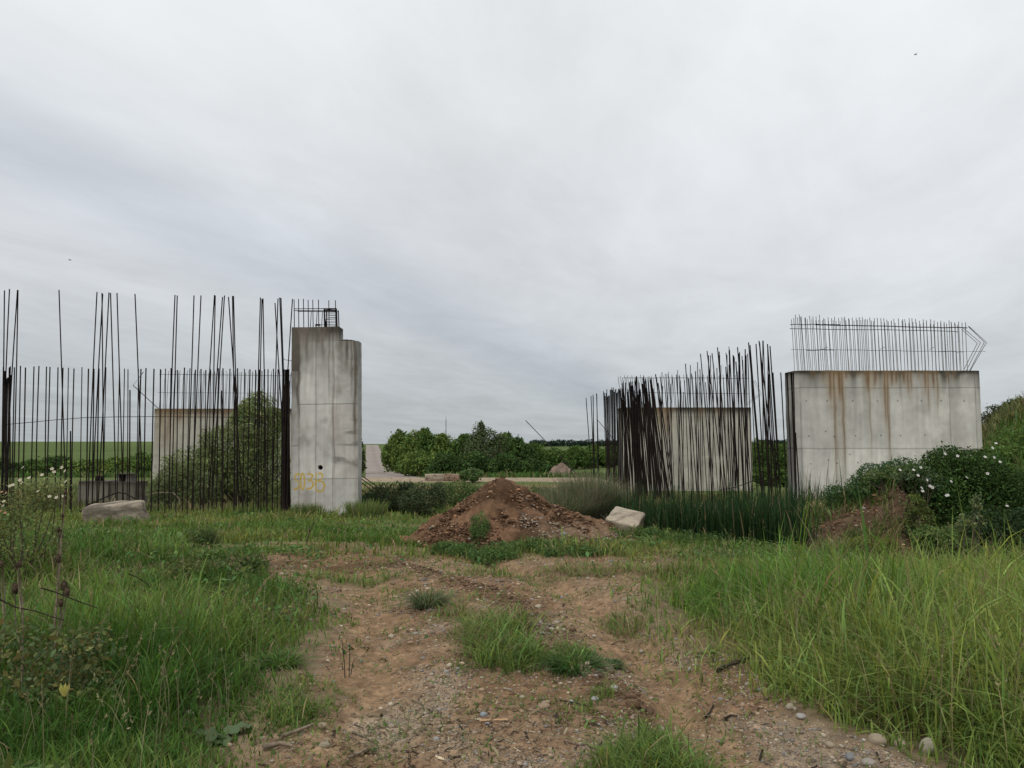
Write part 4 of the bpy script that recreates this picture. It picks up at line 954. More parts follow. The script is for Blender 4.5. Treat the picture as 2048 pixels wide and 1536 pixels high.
for k, (px, py, w, Y, g) in enumerate([(820, 903, 42, 86, G2), (838, 900, 64, 80, G2), (893, 905, 66, 78, G3), (952, 902, 66, 78, G3), (1012, 908, 64, 77, G3), (1065, 916, 56, 80, G3)]):
    W = w / F * Y; bz = float(gz(np.array([xat(px, Y)]), np.array([Y]))[0]); H = Z(py, Y) - bz
    lob = [(0, 0, H * .5, W * .5, W * .5, H * .48), (-W * .25, -.4, H * .35, W * .32, W * .4, H * .35), (W * .4, -.4, H * .4, W * .4, W * .4, H * .36)]
    bush('hedge_bush', lab2[k], 'bush', px, Y, lob, 6000, .24, g, HG, M_far, 340 + k, tr=.07, gap=-.35, sv=.3, cl=.38)
Y = 80; W = 2.6; bz = float(gz(np.array([xat(965, Y)]), np.array([Y]))[0]); H = Z(843, Y) - bz
t = bush('airy_tree', 'airy grey-green tree rising above the middle of the hedge', 'tree', 965, Y, [(0, 0, H * .45, 2.3, 1.8, H * .38), (-.4, 0, H * .78, .85, .8, H * .2), (.5, 0, H * .72, .9, .8, H * .18), (1.9, 0, H * .6, .8, .7, H * .2), (-.1, 0, H * .92, .35, .3, H * .09)], 7000, .2, (.1, .13, .06), None, M_far, 361, tr=.1, gap=-.05, sv=.3)
bush('hedge_bush', 'tall bush peeking out right behind the pier at the road edge', 'bush', 716, 92, [(0, 0, 2.4, .9, 1.0, 2.2), (.1, 0, 1.3, .9, 1.0, 1.4), (0, -1, 3.4, .6, .6, .9)], 5000, .24, (.09, .1, .045), None, M_far, 371, gap=-.3)
# hedge seen through the left bars
HL = 'bushes of the low hedge behind the left bars'
for k, (px, py, w, Y, g) in enumerate([(-14, 912, 60, 60, G3), (28, 935, 50, 60, G3), (75, 918, 55, 62, G1), (118, 911, 55, 63, G3), (160, 919, 55, 60, G2), (204, 918, 55, 60, G2), (247, 912, 55, 61, G2), (290, 906, 60, 62, G1)]):
    W = w / F * Y; bz = float(gz(np.array([xat(px, Y)]), np.array([Y]))[0]); H = max(Z(py, Y) - bz, 1.2)
    lb = ['outermost dark bush at the left frame edge behind the bars', 'lowest dark bush behind the white rose', 'mid green bush behind the bars, third from the left edge', 'taller dark bush behind the bars above the rose bush', 'light green bush behind the bars, left above the low chamber', 'light green bush behind the bars, above the middle of the low chamber', 'light green bush behind the bars, above the small grey box', 'bush touching the left edge of the far left wall'][k]
    bush('hedge_bush', lb, 'bush', px, Y, [(0, 0, H * .5, W * .62, W * .5, H * .5), (W * .35, -.4, H * .4, W * .4, W * .4, H * .4)], 3600, .2, g, HL, M_far, 380 + k, gap=-.3, cl=.38)
# grey willow
bush('grey_willow', 'big grey-green willow shrub standing behind the left row of bars', 'willow shrub', 490, 30, [(.35, .3, 3.2, 1.15, 1.0, 1.35), (-.2, 0, 2.0, 1.6, 1.2, 1.5), (-1.5, -.2, 1.5, 1.3, 1.0, 1.2), (-2.6, -.2, .95, .9, .8, .9), (.9, -.1, 1.5, 1.0, .9, 1.4), (.5, .2, 4.1, .7, .6, .6), (-1.0, .1, 2.6, .8, .7, .7), (-.2, .1, 3.7, .35, .4, .45), (1.2, .1, 3.6, .35, .4, .5), (-1.5, 0, 2.9, .3, .3, .35), (-2.9, 0, 1.9, .35, .3, .3)], 60000, .1, (.175, .215, .085), None, None, 401, tr=.06, aspect=.3, gap=-.12, cl=.35, sv=.35)
bush('grey_willow', 'lower grey willow bush at the left side of the big one', 'willow shrub', 355, 28.5, [(0, 0, .9, 1.0, .8, .95), (.9, 0, .8, .8, .7, .8)], 16000, .09, (.14, .17, .075), None, None, 402, aspect=.3, gap=-.25, cl=.35)
# ditch bushes between pier and heap
bush('dark_bush', 'dark green feathery bush in the ditch right beside the pier rods', 'bush', 782, 23.6, [(0, 0, .5, .75, .6, .5), (-.5, 0, .3, .6, .5, .4), (.5, .1, .6, .5, .4, .42)], 9000, .06, (.045, .07, .03), None, None, 411, gap=-.2)
bush('dark_bush', 'rounded grey-green bush left of the earth heap', 'bush', 852, 21.3, [(0, 0, .45, .62, .5, .5), (-.35, 0, .35, .4, .4, .4), (.3, .1, .65, .3, .3, .32)], 9000, .05, (.075, .1, .045), None, None, 412, gap=-.2)
bush('green_weed', 'light green weedy bush behind the left slope of the heap', 'bush', 915, 24.5, [(0, 0, .65, .95, .6, .5), (.7, .3, .55, .6, .5, .45), (-.8, .2, .5, .5, .4, .4)], 7000, .06, (.08, .125, .04), None, None, 413, gap=-.15)
bush('green_weed', 'leafy sprout poking up left of the heap peak beyond the kerb pieces', 'weed', 948, 43.5, [(0, 0, .45, .55, .4, .4), (-.5, 0, .4, .3, .3, .3)], 1800, .1, (.11, .17, .06), None, None, 414)
bush('green_weed', 'bushy growth just right of the earth heap on the ditch edge', 'bush', 1090, 26, [(0, 0, .6, 1.0, .6, .5), (1.2, .2, .5, .8, .6, .45)], 7000, .06, (.085, .12, .045), None, None, 415)
# green mass in front of the heap
for k, (px, Yc, rx, h, lb) in enumerate([(905, 12.0, .33, .2, 'leafy weed patch at the left front of the heap'), (985, 11.3, .42, .27, 'leafy weed patch at the middle front of the heap'), (1065, 12.0, .4, .2, 'low leafy weed patch before the stony skirt of the heap'), (1150, 11.4, .6, .15, 'leafy weed patch at the right front of the heap'), (1262, 13.4, .6, .25, 'leafy weeds below the tilted pale block'), (1360, 13.3, .9, .2, 'bright low weeds before the reed bed'), (960, 12.6, .18, .55, 'single taller weed in front of the heap')]):
    bush('weed_patch', lb, 'weeds', px, Yc, [(0, 0, h * .5, rx, .35, h * .6), (rx * .6, .1, h * .4, rx * .5, .3, h * .5), (-rx * .5, 0, h * .4, rx * .5, .3, h * .55)], 3600, .034, (.08, .14, .042), 'leafy weeds around the heap', None, 430 + k, trunk=False, gap=.0, shell=.5, cl=.4, aspect=.4)
# leafy weeds inside the left grass
for k, (px, py, rx, h, c, lb) in enumerate([(480, 1155, .35, .35, (.07, .11, .035), 'round leafy weed clump at the left edge of the track'), (370, 1165, .35, .3, (.1, .12, .04), 'brownish green weed clump in the left grass'), (560, 1330, .16, .13, (.09, .16, .04), 'bright green small weed at the left edge of the dirt'), (400, 1100, .3, .4, (.08, .12, .04), 'thistly weed below the concrete lump'), (60, 1110, .6, .3, (.08, .11, .04), 'weeds spreading under the rose bush at the left edge'), (855, 1215, .16, .2, (.1, .13, .06), 'small grey weed in the middle of the track'), (1150, 1335, .22, .13, (.07, .14, .04), 'dense low weed clump between the wheel tracks'), (1220, 1330, .1, .06, (.04, .08, .03), 'dark little weed right of the low clump between the wheel tracks')]):
    x, y, z = gpt(px, py)
    if rx < .25:
        tussock('weed_clump', lb, 'weed', 0, y, 420, rx * 1.2, h * 1.4, c, (.3, 1.6), .009, 450 + k, .06, None, x=x); continue
    bush('weed_clump', lb, 'weed', 0, y, [(0, 0, h * .5, rx, rx, h * .55), (rx * .5, 0, h * .4, rx * .6, rx * .6, h * .5)], 2400, .034, c, None, None, 450 + k, x=x, trunk=False, gap=.05, shell=.6, aspect=.35, cl=.4)

def flowers(root, pts, r, name='flower', c=(.72, .69, .66), cen=(.5, .4, .08)):
    for p in pts:
        m = MB(); a0 = random.random() * 6.28; nv = np.array([random.uniform(-.5, .5), -1 + random.uniform(-.1, .5), random.uniform(.2, 1)]); nv /= np.linalg.norm(nv)
        t = np.cross(nv, [0, 0, 1.0]); t /= np.linalg.norm(t); b = np.cross(nv, t); p = np.array(p)
        for k in range(5):
            a = a0 + k * 1.2566; dv = t * math.cos(a) + b * math.sin(a); sv = -t * math.sin(a) + b * math.cos(a)
            m.add([p, p + dv * r * .6 + sv * r * .42 + nv * r * .15, p + dv * r + sv * r * .2 + nv * r * .25, p + dv * r - sv * r * .2 + nv * r * .25, p + dv * r * .6 - sv * r * .42 + nv * r * .15], None, [[0, 2, 1], [0, 3, 2], [0, 4, 3]], c)
        m.tube([p + nv * r * .02, p + nv * r * .2], [r * .22, r * .14], 6, cen)
        m.build(name, M_petal, root)
# right: wild rose on the bank
RB = bush('wild_rose', 'large dark wild rose bush with white flowers on the right bank', 'rose bush', 1905, 13.2, [(0, 0, .75, .95, .75, .75), (-.1, 0, 1.38, .5, .45, .26), (.65, .2, .85, .7, .7, .6), (-.5, -.1, 1.0, .45, .45, .4), (.35, 0, 1.15, .7, .6, .42), (1.2, .3, .6, .7, .7, .6), (-.7, 0, 1.2, .24, .22, .12), (.1, -.1, .25, .9, .5, .4)], 46000, .042, (.05, .095, .024), None, None, 501, tr=.03, gap=-.35, sv=.35, cl=.45)
br = RB.location
def rel(px, py, Y): p = at(px, py, Y); return (p[0] - br[0], Y - br[1], p[2] - br[2])
fl = [(1827, 940), (1836, 951), (1818, 949), (1841, 935), (1854, 960), (1857, 960), (1843, 976), (1865, 975), (1871, 977), (1845, 982), (1902, 963), (1891, 972), (1896, 990), (1933, 955), (1941, 951), (1975, 947), (1970, 914), (1980, 912), (1988, 915), (2000, 924), (2001, 898), (1985, 896), (1992, 887), (1926, 968), (1860, 972), (1893, 991), (1832, 907), (1890, 908), (1915, 912), (1949, 895), (1800, 940), (2014, 1012)]
random.seed(11)
fl = [p for k, p in enumerate(fl) if k % 3 != 2]
flowers(RB, [rel(a, b_, 12.3 if a < 1960 else 12.45) for a, b_ in fl], .025)
# leaning sprays on the left of the rose
bush('rose_spray', 'thin grey-leaved spray reaching left from the rose bush against the wall', 'bush', 1835, 12.8, [(-.12, 0, .95, .3, .2, .14), (-.36, 0, .9, .22, .15, .08), (.1, 0, .8, .22, .2, .18)], 800, .036, (.10, .14, .07), None, None, 502, x=xat(1835, 13.0), gap=.1, tr=.012)
bush('rose_spray', 'arching light green bramble spray left of the rose bush', 'bramble', 1765, 13.2, [(-.15, 0, .32, .22, .2, .1), (.12, 0, .34, .25, .2, .12), (-.36, 0, .12, .1, .15, .18), (.35, 0, .3, .2, .2, .2)], 1500, .033, (.12, .17, .06), None, None, 503, gap=.05, tr=.012)
bush('feathery_bush', 'dense feathery green bush on top of the bare bank', 'bush', 1768, 13.6, [(-.15, 0, .1, .45, .4, .36), (.25, 0, .2, .4, .4, .34), (-.42, 0, -.1, .3, .3, .3), (-.75, .3, -.2, .25, .3, .25)], 12000, .035, (.05, .1, .035), None, None, 504, gap=-.5, sv=.2)
bush('bank_weed', 'yellow-green leafy weed hanging down the bank under the rose', 'weed', 1828, 12.3, [(0, 0, .1, .25, .2, .32), (.1, 0, -.15, .3, .2, .25), (-.05, 0, .42, .18, .15, .15)], 4200, .035, (.11, .145, .04), None, None, 505, gap=-.2)
bush('bank_weed', 'yellowish small weed at the foot of the bare bank', 'weed', 1735, 11.9, [(0, 0, .1, .4, .2, .14), (-.3, 0, .05, .25, .2, .1)], 2600, .03, (.14, .16, .04), None, None, 506)
bush('bank_weed', 'light green nettle-like weed below the rose at the grass edge', 'weed', 1870, 11.3, [(0, 0, .25, .38, .3, .24), (.35, 0, .12, .3, .25, .2), (-.2, 0, .3, .2, .2, .2)], 4800, .04, (.1, .15, .045), None, None, 507, gap=-.2)
bush('undergrowth', 'dark undergrowth below the right side of the rose bush', 'undergrowth', 1985, 12.0, [(-1.1, .2, .2, .4, .3, .3), (0, 0, .25, .8, .4, .5), (.7, 0, .3, .7, .4, .6), (-.7, 0, .1, .5, .3, .4), (1.3, .2, .5, .7, .5, .8)], 22000, .042, (.035, .062, .024), None, None, 508, gap=-.3, sv=.35, cl=.45)
bush('undergrowth', 'dark leafy bush at the right frame edge beside the rose', 'bush', 2070, 13.4, [(0, 0, .2, .9, .6, .7), (.3, .6, .6, .8, .6, .6), (-.3, -.4, -.3, .7, .4, .5)], 16000, .045, (.06, .1, .032), None, None, 509, gap=-.3, cl=.4)
sp = bush('sapling', 'thin pale sapling with a few leaves in front of the dark undergrowth', 'sapling', 1930, 10.6, [(0, 0, .62, .22, .15, .1), (.1, 0, .85, .08, .08, .18), (-.15, 0, .55, .15, .1, .08)], 420, .04, (.13, .16, .07), None, None, 510, tr=.012)
bush('hilltop_bush', 'dark bush on the skyline at the right frame edge', 'bush', 2042, 30, [(0, 0, .45, .8, .7, .55), (-.55, 0, .3, .35, .4, .3), (.6, 0, .6, .7, .6, .5)], 6000, .09, (.04, .07, .028), None, None, 511)
bush('hilltop_bush', 'thin twiggy bush on the skyline right of the rusty wall', 'bush', 1987, 27, [(0, 0, .35, .3, .3, .3), (.35, 0, .3, .25, .2, .22), (-.3, 0, .15, .25, .2, .2)], 900, .07, (.075, .09, .05), None, None, 512)
for k, (px, Y, s_) in enumerate([(2010, 17, .8), (2035, 20, 1.0), (1992, 19, .6)]):
    bush('slope_bush', ['leafy green growth on the slope right of the wall, lowest one', 'leafy green growth on the slope at the frame edge', 'small green growth on the slope next to the wall end'][k], 'bush', px, Y, [(0, 0, .25, .8 * s_, .6, .4 * s_), (.6 * s_, 0, .3, .6 * s_, .5, .4 * s_)], 6000, .055, (.085, .145, .035), None, None, 520 + k)
# between right bars and wall
for k, (px, Y, py) in enumerate([(1515, 90, 880), (1548, 95, 884), (1580, 92, 876), (1530, 62, 935), (1565, 60, 940)]):
    bz = float(gz(np.array([xat(px, Y)]), np.array([Y]))[0]); H = Z(py, Y) - bz; W = 34 / F * Y
    bush('hedge_bush', ['far bush left in the gap between right bars and wall', 'far bush in the middle of the gap between right bars and wall', 'far bush touching the left end of the rusty wall', 'near low bush left in the gap between right bars and wall', 'near low bush beside the end face of the rusty wall'][k], 'bush', px, Y, [(0, 0, H * .5, W * .8, W * .6, H * .5), (W * .4, 0, H * .4, W * .5, W * .5, H * .4)], 4200, .24, G1, 'bushes in the gap at the right', M_far, 540 + k, gap=-.3)
# far woods
lob = []
for k in range(60):
    xx = 20 + k * 5.6; lob.append((xx, random.uniform(-8, 8), 2.6 + random.uniform(-.3, .5), 5, 6, 3.2 + random.uniform(-.4, .6)))
V, Q, C = crown(lob, 26000, 1.3, (.03, .05, .033), 601, gap=-.6, gf=1.5, sv=.2)
tag(mesh_obj('far_woods', V, [Q], M_far, None, C, False, (0, 700, float(gz(np.array([100.]), np.array([700.]))[0]))), 'dark band of woods on the horizon', kind='stuff')
# radio mast
root = empty('radio_mast', (xat(892, 600), 600, -2)); tag(root, 'thin lattice radio mast on the horizon above the hedge', 'mast')
m = MB(); H = Z(832, 600) + 2
for a in range(3): m.tube([(math.cos(a * 2.09) * .5, math.sin(a * 2.09) * .5, 0), (math.cos(a * 2.09) * .35, math.sin(a * 2.09) * .35, H * .9)], .09, 5)
for k in range(20):
    z = H * .9 * k / 20; a = k * 2.09; m.tube([(math.cos(a) * .48, math.sin(a) * .48, z), (math.cos(a + 2.09) * .45, math.sin(a + 2.09) * .45, z + H * .045)], .05, 4)
m.build('lattice', M_steel2, root)
m = MB(); m.tube([(0, 0, H * .9), (0, 0, H)], .1, 5); m.build('antenna', M_steel2, root)

# ------------------------------------------------------------------ left foreground plants
LB = bush('wild_rose', 'airy wild rose bush with white blooms at the left frame edge', 'rose bush', 62, 9.2, [(0, 0, .75, .42, .4, .45), (-.35, 0, .5, .45, .4, .45), (.25, 0, 1.05, .28, .25, .22), (-.5, 0, .25, .5, .4, .3), (.2, 0, .3, .35, .3, .35)], 7500, .032, (.15, .175, .065), None, None, 701, tr=.012, gap=.02, sv=.3)
br = LB.location; random.seed(21)
flowers(LB, [rel(a, b_, 8.85) for a, b_ in [(104, 938), (108, 944), (124, 935), (130, 942), (46, 935), (40, 960), (44, 966), (26, 970), (20, 972), (132, 963), (76, 983), (99, 993), (113, 995), (127, 992), (8, 1003), (6, 1012), (58, 956), (84, 950)]], .021, c=(.6, .55, .42))
random.seed(22)
flowers(LB, [rel(a, b_, 8.8) for a, b_ in [(4, 984), (12, 986), (2, 1022), (10, 1026)]], .016, c=(.5, .26, .18))
def teasel(label, px, Yd, pbase, heads, seed):
    """dried teasel: ridged stem with spiny egg-shaped heads on side stalks"""
    x0 = xat(px, Yd); z0 = float(gz(np.array([x0]), np.array([Yd]))[0])
    root = empty('dried_teasel', (x0, Yd, z0)); tag(root, label, 'dried teasel', 'dried teasels')
    r = random.Random(seed)
    m = MB(); top = max(heads, key=lambda h: -h[1]); tp = at(top[0], top[1], Yd)
    tz = tp[2] - z0; tx = tp[0] - x0
    m.tube([(0, 0, -.05), (tx * .1, 0, tz * .35), (tx * .5, .01, tz * .7), (tx, .0, tz)], [.008, .007, .005, .003], 6); m.build('stem', M_dry, root)
    for (hx, hy, s) in heads:
        p = at(hx, hy, Yd); p = np.array([p[0] - x0, r.uniform(-.03, .03), p[2] - z0])
        zz = max(p[2] - .28 - r.random() * .12, .2); base = np.array([tx * (zz / tz) ** 1.4, 0, zz])
        m = MB(); m.tube([base, (base + p) / 2 + np.array([(p[0] - base[0]) * .25, 0, -.02]), p], [.005, .004, .003], 5); m.build('stalk', M_dry, root)
        m = MB(); dv = np.array([r.uniform(-.2, .2), 0, 1.0]); L = s
        tt = np.linspace(0, 1, 8); m.tube([p + dv * L * (t_ - .5) for t_ in tt], [L * .30 * math.sin(math.pi * min(max(t_ * .9 + .06, .02), .98)) ** .6 for t_ in tt], 9)
        for k in range(70):
            t_ = r.random(); a = r.random() * 6.28; rd = L * .3 * math.sin(math.pi * (t_ * .9 + .05)) ** .6
            q = p + dv * L * (t_ - .5) + np.array([math.cos(a) * rd, math.sin(a) * rd, 0]); q2 = q + np.array([math.cos(a) * L * .13, math.sin(a) * L * .13, L * .09])
            m.tube([q, q2], [L * .018, L * .004], 3)
        for k in range(6):
            a = k * 1.05 + r.random(); q = p - dv * L * .5; m.tube([q, q + np.array([math.cos(a) * L * .45, math.sin(a) * L * .45, L * .1]), q + np.array([math.cos(a) * L * .6, math.sin(a) * L * .6, L * .45])], [.002, .0018, .0008], 4)
        m.build('seed_head', M_head, root)
teasel('tall dried teasel with a column of brown heads in the left foreground', 127, 5.0, 1370, [(121, 1058, .035), (119, 1071, .04), (119, 1116, .055), (124, 1172, .066), (130, 1185, .06), (124, 1205, .05), (129, 985, .03), (126, 1030, .025)], 1)
teasel('leaning dried teasel with one large brown head near the left edge', 70, 4.9, 1300, [(25, 1178, .068), (38, 1128, .045)], 2)
teasel('dried teasel with a dark head cut by the left frame edge', 30, 5.6, 1300, [(6, 1128, .055)], 3)
# bramble around the teasel
x, y, z = gpt(135, 1330)
bush('bramble', 'low bramble with toothed light green leaves around the tall teasel', 'bramble', 0, 4.75, [(-.05, 0, .3, .3, .25, .22), (.22, 0, .38, .18, .18, .12), (-.28, 0, .42, .2, .2, .12), (.05, 0, .12, .35, .25, .14)], 2300, .032, (.12, .145, .055), None, None, 720, x=xat(130, 4.75), tr=.004, aspect=.6, gap=.1, hv=.2)
for k, (pts, lb) in enumerate([([(-6, 1196), (30, 1214), (70, 1222), (112, 1236), (128, 1240)], 'dark thorny twig arching in from the left edge to the teasel'), ([(82, 1176), (110, 1184), (150, 1200), (178, 1210), (195, 1216)], 'dark thorny twig behind the tall teasel pointing right'), ([(258, 1148), (276, 1155), (295, 1168), (308, 1178)], 'short dark twig in the grass right of the teasels')]):
    m = MB(); Yt = 4.9 if k < 2 else 6.2; P = [np.array(at(a, b_, Yt)) for a, b_ in pts]; m.tube(P, np.linspace(.005, .003, len(P)), 5)
    for q in P[:-1]:
        m.tube([q, q + np.array([.01, 0, .016])], [.002, .0005], 4)
    tag(m.build('thorny_twig', M_black), lb, 'twig')
# yellow wilted leaf bundle
x0, y0 = xat(152, 4.3), 4.3; z0 = float(gz(np.array([x0]), np.array([y0]))[0])
m = MB(); zc = at(150, 1390, 4.3)[2]
m.tube([(x0, y0, z0 - .02), (x0 + .005, y0, zc)], [.004, .004], 5, (.2, .22, .08))
for k in range(9):
    a = random.uniform(-.55, .35); L_ = random.uniform(.035, .075); f = random.uniform(-.5, .5); b0 = np.array([x0 + random.uniform(-.012, .012), y0 + f * .02, zc - .005])
    tip = b0 + np.array([math.sin(a) * L_ * .6, f * .03, L_]); sd = np.array([.009, .004, 0])
    md = (b0 + tip) / 2 + np.array([math.sin(a) * .012, 0, 0])
    m.add([b0 - sd * .4, b0 + sd * .4, md + sd, md - sd, tip], [[0, 1, 2, 3]], [[3, 2, 4]], (.46, .42, .12))
tag(m.build('yellow_leaves', M_petal, None, False, (x0, y0, z0)), 'bright yellow wilted leaf bundle in the left foreground grass', 'leaves')
# broad dock leaves at the lower left and the lower right corner
def broadleaf(name, label, cat, px, py, n, L0, base, seed):
    x, y, z = gpt(px, py); r = random.Random(seed); m = MB()
    for k in range(n):
        a = r.uniform(0, 6.28); L = L0 * r.uniform(.6, 1.1); w = L * r.uniform(.2, .28); d = np.array([math.cos(a), math.sin(a), 0]); s = np.array([-math.sin(a), math.cos(a), 0]); el = r.uniform(.25, .8)
        P = []; nn = 8
        for i in range(nn + 1):
            t = i / nn; c = np.array([x, y, z]) + d * L * t * (1 - .1 * t) + np.array([0, 0, 1]) * L * (el * t - el * .75 * t * t); ww = w * math.sin(math.pi * min(t * .93 + .07, 1)) ** .7
            wv = .012 * math.sin(t * 14 + k)
            P += [c - s * ww + np.array([0, 0, .25 * ww + wv]), c, c + s * ww + np.array([0, 0, .25 * ww - wv])]
        Q = []
        for i in range(nn):
            o = i * 3; Q += [[o, o + 1, o + 4, o + 3], [o + 1, o + 2, o + 5, o + 4]]
        m.add(P, Q, None, np.array(base) * r.uniform(.7, 1.3))
    tag(m.build(name, M_leaf, None, True, (x, y, z)), label, cat)
broadleaf('dock_plant', 'large grey-green leaf rosette at the lower left edge of the dirt', 'leafy plant', 440, 1480, 4, .2, (.11, .16, .075), 1)
broadleaf('dock_plant', 'broad dark leaves at the lower right corner', 'leafy plant', 2010, 1510, 12, .17, (.06, .11, .035), 2)
broadleaf('dock_plant', 'small bright leaf rosette at the left rim of the dirt', 'leafy plant', 548, 1320, 8, .12, (.1, .17, .045), 3)
broadleaf('thistle_rosette', 'pale green rosette in the turf left of the pier', 'leafy plant', 497, 1036, 8, .35, (.13, .17, .09), 4)
# upright dark stems and sticks on the track
def sticks(name, label, cat, strands, mat=M_black, r=.004):
    root = None
    for (pa, qa, lst) in strands:
        x, y, z = gpt(pa, qa); m = MB()
        if root is None: root = tag(empty(name, (x, y, z)), label, cat); P0 = np.array([x, y, z])
        pts = [np.array([x, y, z - .01])]
        for (p, q) in lst: pts.append(np.array(at(p, q, y + random.uniform(-.02, .02))))
        m.tube([p_ - P0 for p_ in pts], np.linspace(r, r * .5, len(pts)), 5); m.build('stem', mat, root)
sticks('dead_plant', 'pair of short dark upright stems at the left side of the track', 'dead stems', [(690, 1355, [(689, 1330), (685, 1290), (684, 1280)]), (698, 1355, [(699, 1320), (700, 1285)]), (701, 1350, [(706, 1325), (711, 1318)]), (687, 1340, [(683, 1325)])])
sticks('dead_plant', 'dark forked twig standing in the turf below the pier', 'dead stems', [(612, 1092, [(616, 1075), (625, 1050), (629, 1043)]), (617, 1072, [(619, 1060), (618, 1052)])], M_black, .008)
sticks('dead_plant', 'small dark sprig at the right rim of the right wheel track', 'dead stems', [(1425, 1330, [(1428, 1310), (1436, 1300)]), (1428, 1322, [(1421, 1305)])])
def lying(label, pts, r, mat, name='stick', up=.01):
    m = MB(); P = []
    for (p, q, *h) in pts:
        x, y, z = gpt(p, q); P.append((x, y, z + r + (h[0] if h else up)))
    m.tube(P, np.linspace(r, r * .6, len(P)), 6); tag(m.build(name, mat, None, False, P[0]), label, 'stick')
lying('dark crooked branch lying from the dirt into the right grass', [(1432, 1352), (1460, 1340), (1490, 1330), (1500, 1322), (1545, 1322)], .012, M_black, 'branch', .015)
lying('short dark curved stick in the right wheel track', [(1412, 1440), (1420, 1430), (1427, 1412)], .008, M_black)
lying('dark split stick in the right wheel track beside the curved one', [(1450, 1445), (1462, 1438), (1475, 1436)], .008, M_black)
lying('thin dark twig behind the tan stone at the lower tuft', [(1120, 1405), (1145, 1412), (1175, 1415)], .006, M_black)
lying('short brown twig across the left wheel track', [(820, 1403), (835, 1408), (848, 1414)], .006, M_dry)
lying('pale reed stalk lying flat at the lower left of the dirt', [(560, 1485), (590, 1472), (625, 1456)], .012, M_dry, 'reed_stalk')
lying('thick pale reed stalk pointing to the lower frame edge', [(525, 1505), (560, 1498), (585, 1500)], .014, M_dry, 'reed_stalk')
lying('straw stalk in the left wheel track near the lower edge', [(695, 1525), (718, 1512), (745, 1497)], .008, M_dry, 'reed_stalk')
lying('bent root lying on the right verge', [(1520, 1285), (1500, 1282), (1470, 1278)], .005, M_black)
def litter():
    x, y = scatter(60000, 2.6, 12, lambda x, y: dirtmask(x, y) * (.15 + .85 * ss(.5, .7, fbm(x, y, 1.4, 4, 77))), .5, 1.4)
    n = len(x); a = rng.random(n) * 6.28; L_ = rng.lognormal(math.log(.022), .6, n); w_ = L_ * rng.uniform(.06, .3, n)
    d = np.stack([np.cos(a), np.sin(a), rng.normal(0, .25, n)], 1); s = np.stack([-np.sin(a), np.cos(a), rng.normal(0, .3, n)], 1)
    P = np.stack([x, y, gz(x, y) + .006], 1); A = d * L_[:, None] / 2; B = s * w_[:, None] / 2
    V = np.stack([P - A - B * .5, P + A - B, P + A + B * .5, P - A + B], 1).reshape(-1, 3)
    pal = np.array([[.22, .17, .1], [.1, .065, .04], [.05, .035, .025], [.3, .25, .17]])
    c = np.repeat(vcol(n, pal[rng.integers(0, 4, n)], .3, .05), 4, 0)
    tag(mesh_obj('plant_litter', V, [np.arange(n * 4).reshape(-1, 4)], M_leaf, None, c), 'dry plant litter on the dirt', kind='stuff')
litter()
# clod lines
def clods():
    m_n = 2600; y = rng.uniform(2.8, 10.5, m_n); x = np.interp(y, *RIDGE) + rng.normal(0, .1, m_n)
    y2 = rng.uniform(9.9, 11.2, 500); x2 = rng.uniform(-4.4, -1.5, 500)
    x = np.concatenate([x, x2]); y = np.concatenate([y, y2]); n = len(x)
    # clods over the heap
    hx = HC[0] + rng.uniform(-2.8, 2.6, 26000); hy = HC[1] + rng.uniform(-1.85, .9, 26000); k = heapz(hx, hy) > gbase(hx, hy); hx, hy = hx[k], hy[k]
    bx = rng.uniform(4.5, 7.0, 1500); by = rng.uniform(11.8, 14, 1500)
    X = np.concatenate([x, hx, bx]); Y = np.concatenate([y, hy, by]); Zz = np.concatenate([gz(x, y), heapz(hx, hy), gz(bx, by)])
    R = np.concatenate([rng.lognormal(math.log(.011), .5, n), rng.lognormal(math.log(.0115), .68, len(hx)), rng.lognormal(math.log(.02), .5, 1500)]); R = np.clip(R, .004, .06)
    V0, T0 = rock_mesh(1.0, 9, 1); V0 = V0 * (1 + .25 * sn3(V0, 4, 3))[:, None]; N_ = len(X)
    ang = rng.random(N_) * 6.28; cs, sn = np.cos(ang), np.sin(ang)
    V = V0[None] * R[:, None, None] * np.stack([np.ones(N_), rng.uniform(.7, 1, N_), rng.uniform(.6, 1.1, N_)], 1)[:, None]
    V = np.stack([V[..., 0] * cs[:, None] - V[..., 1] * sn[:, None] + X[:, None], V[..., 0] * sn[:, None] + V[..., 1] * cs[:, None] + Y[:, None], V[..., 2] + Zz[:, None] + R[:, None] * .2], -1)
    c = vcol(N_, (.125, .074, .045), .45, .04); c[:n] = vcol(n, (.13, .085, .055), .3, .03)
    tag(mesh_obj('soil_clods', V.reshape(-1, 3), [(np.arange(N_)[:, None, None] * len(V0) + T0[None]).reshape(-1, 3)], M_soil, None, np.repeat(c, len(V0), 0), False), 'crumbled earth clods', kind='stuff')
clods()

# ------------------------------------------------------------------ birds
for k, (px, py, Y, lb) in enumerate([(1831, 109, 60, 'tiny bird gliding high in the upper right sky'), (140, 520, 60, 'tiny bird flying above the left bars')]):
    p = at(px, py, Y); root = empty('bird', p); tag(root, lb, 'bird')
    m = MB(); m.tube([(-.12, 0, 0), (-.06, 0, .01), (0, 0, 0), (.07, 0, -.01), (.13, 0, -.01)], [.012, .03, .035, .022, .01], 8)
    for s in (-1, 1): m.add([(-.03, 0, .01), (.04, 0, .01), (.03, s * .15, .05), (.06 + .02, s * .28, .03), (0, s * .16, .055)], None, [[0, 1, 2], [0, 2, 4], [4, 2, 3]])
    m.build('body', M_steel2, root)

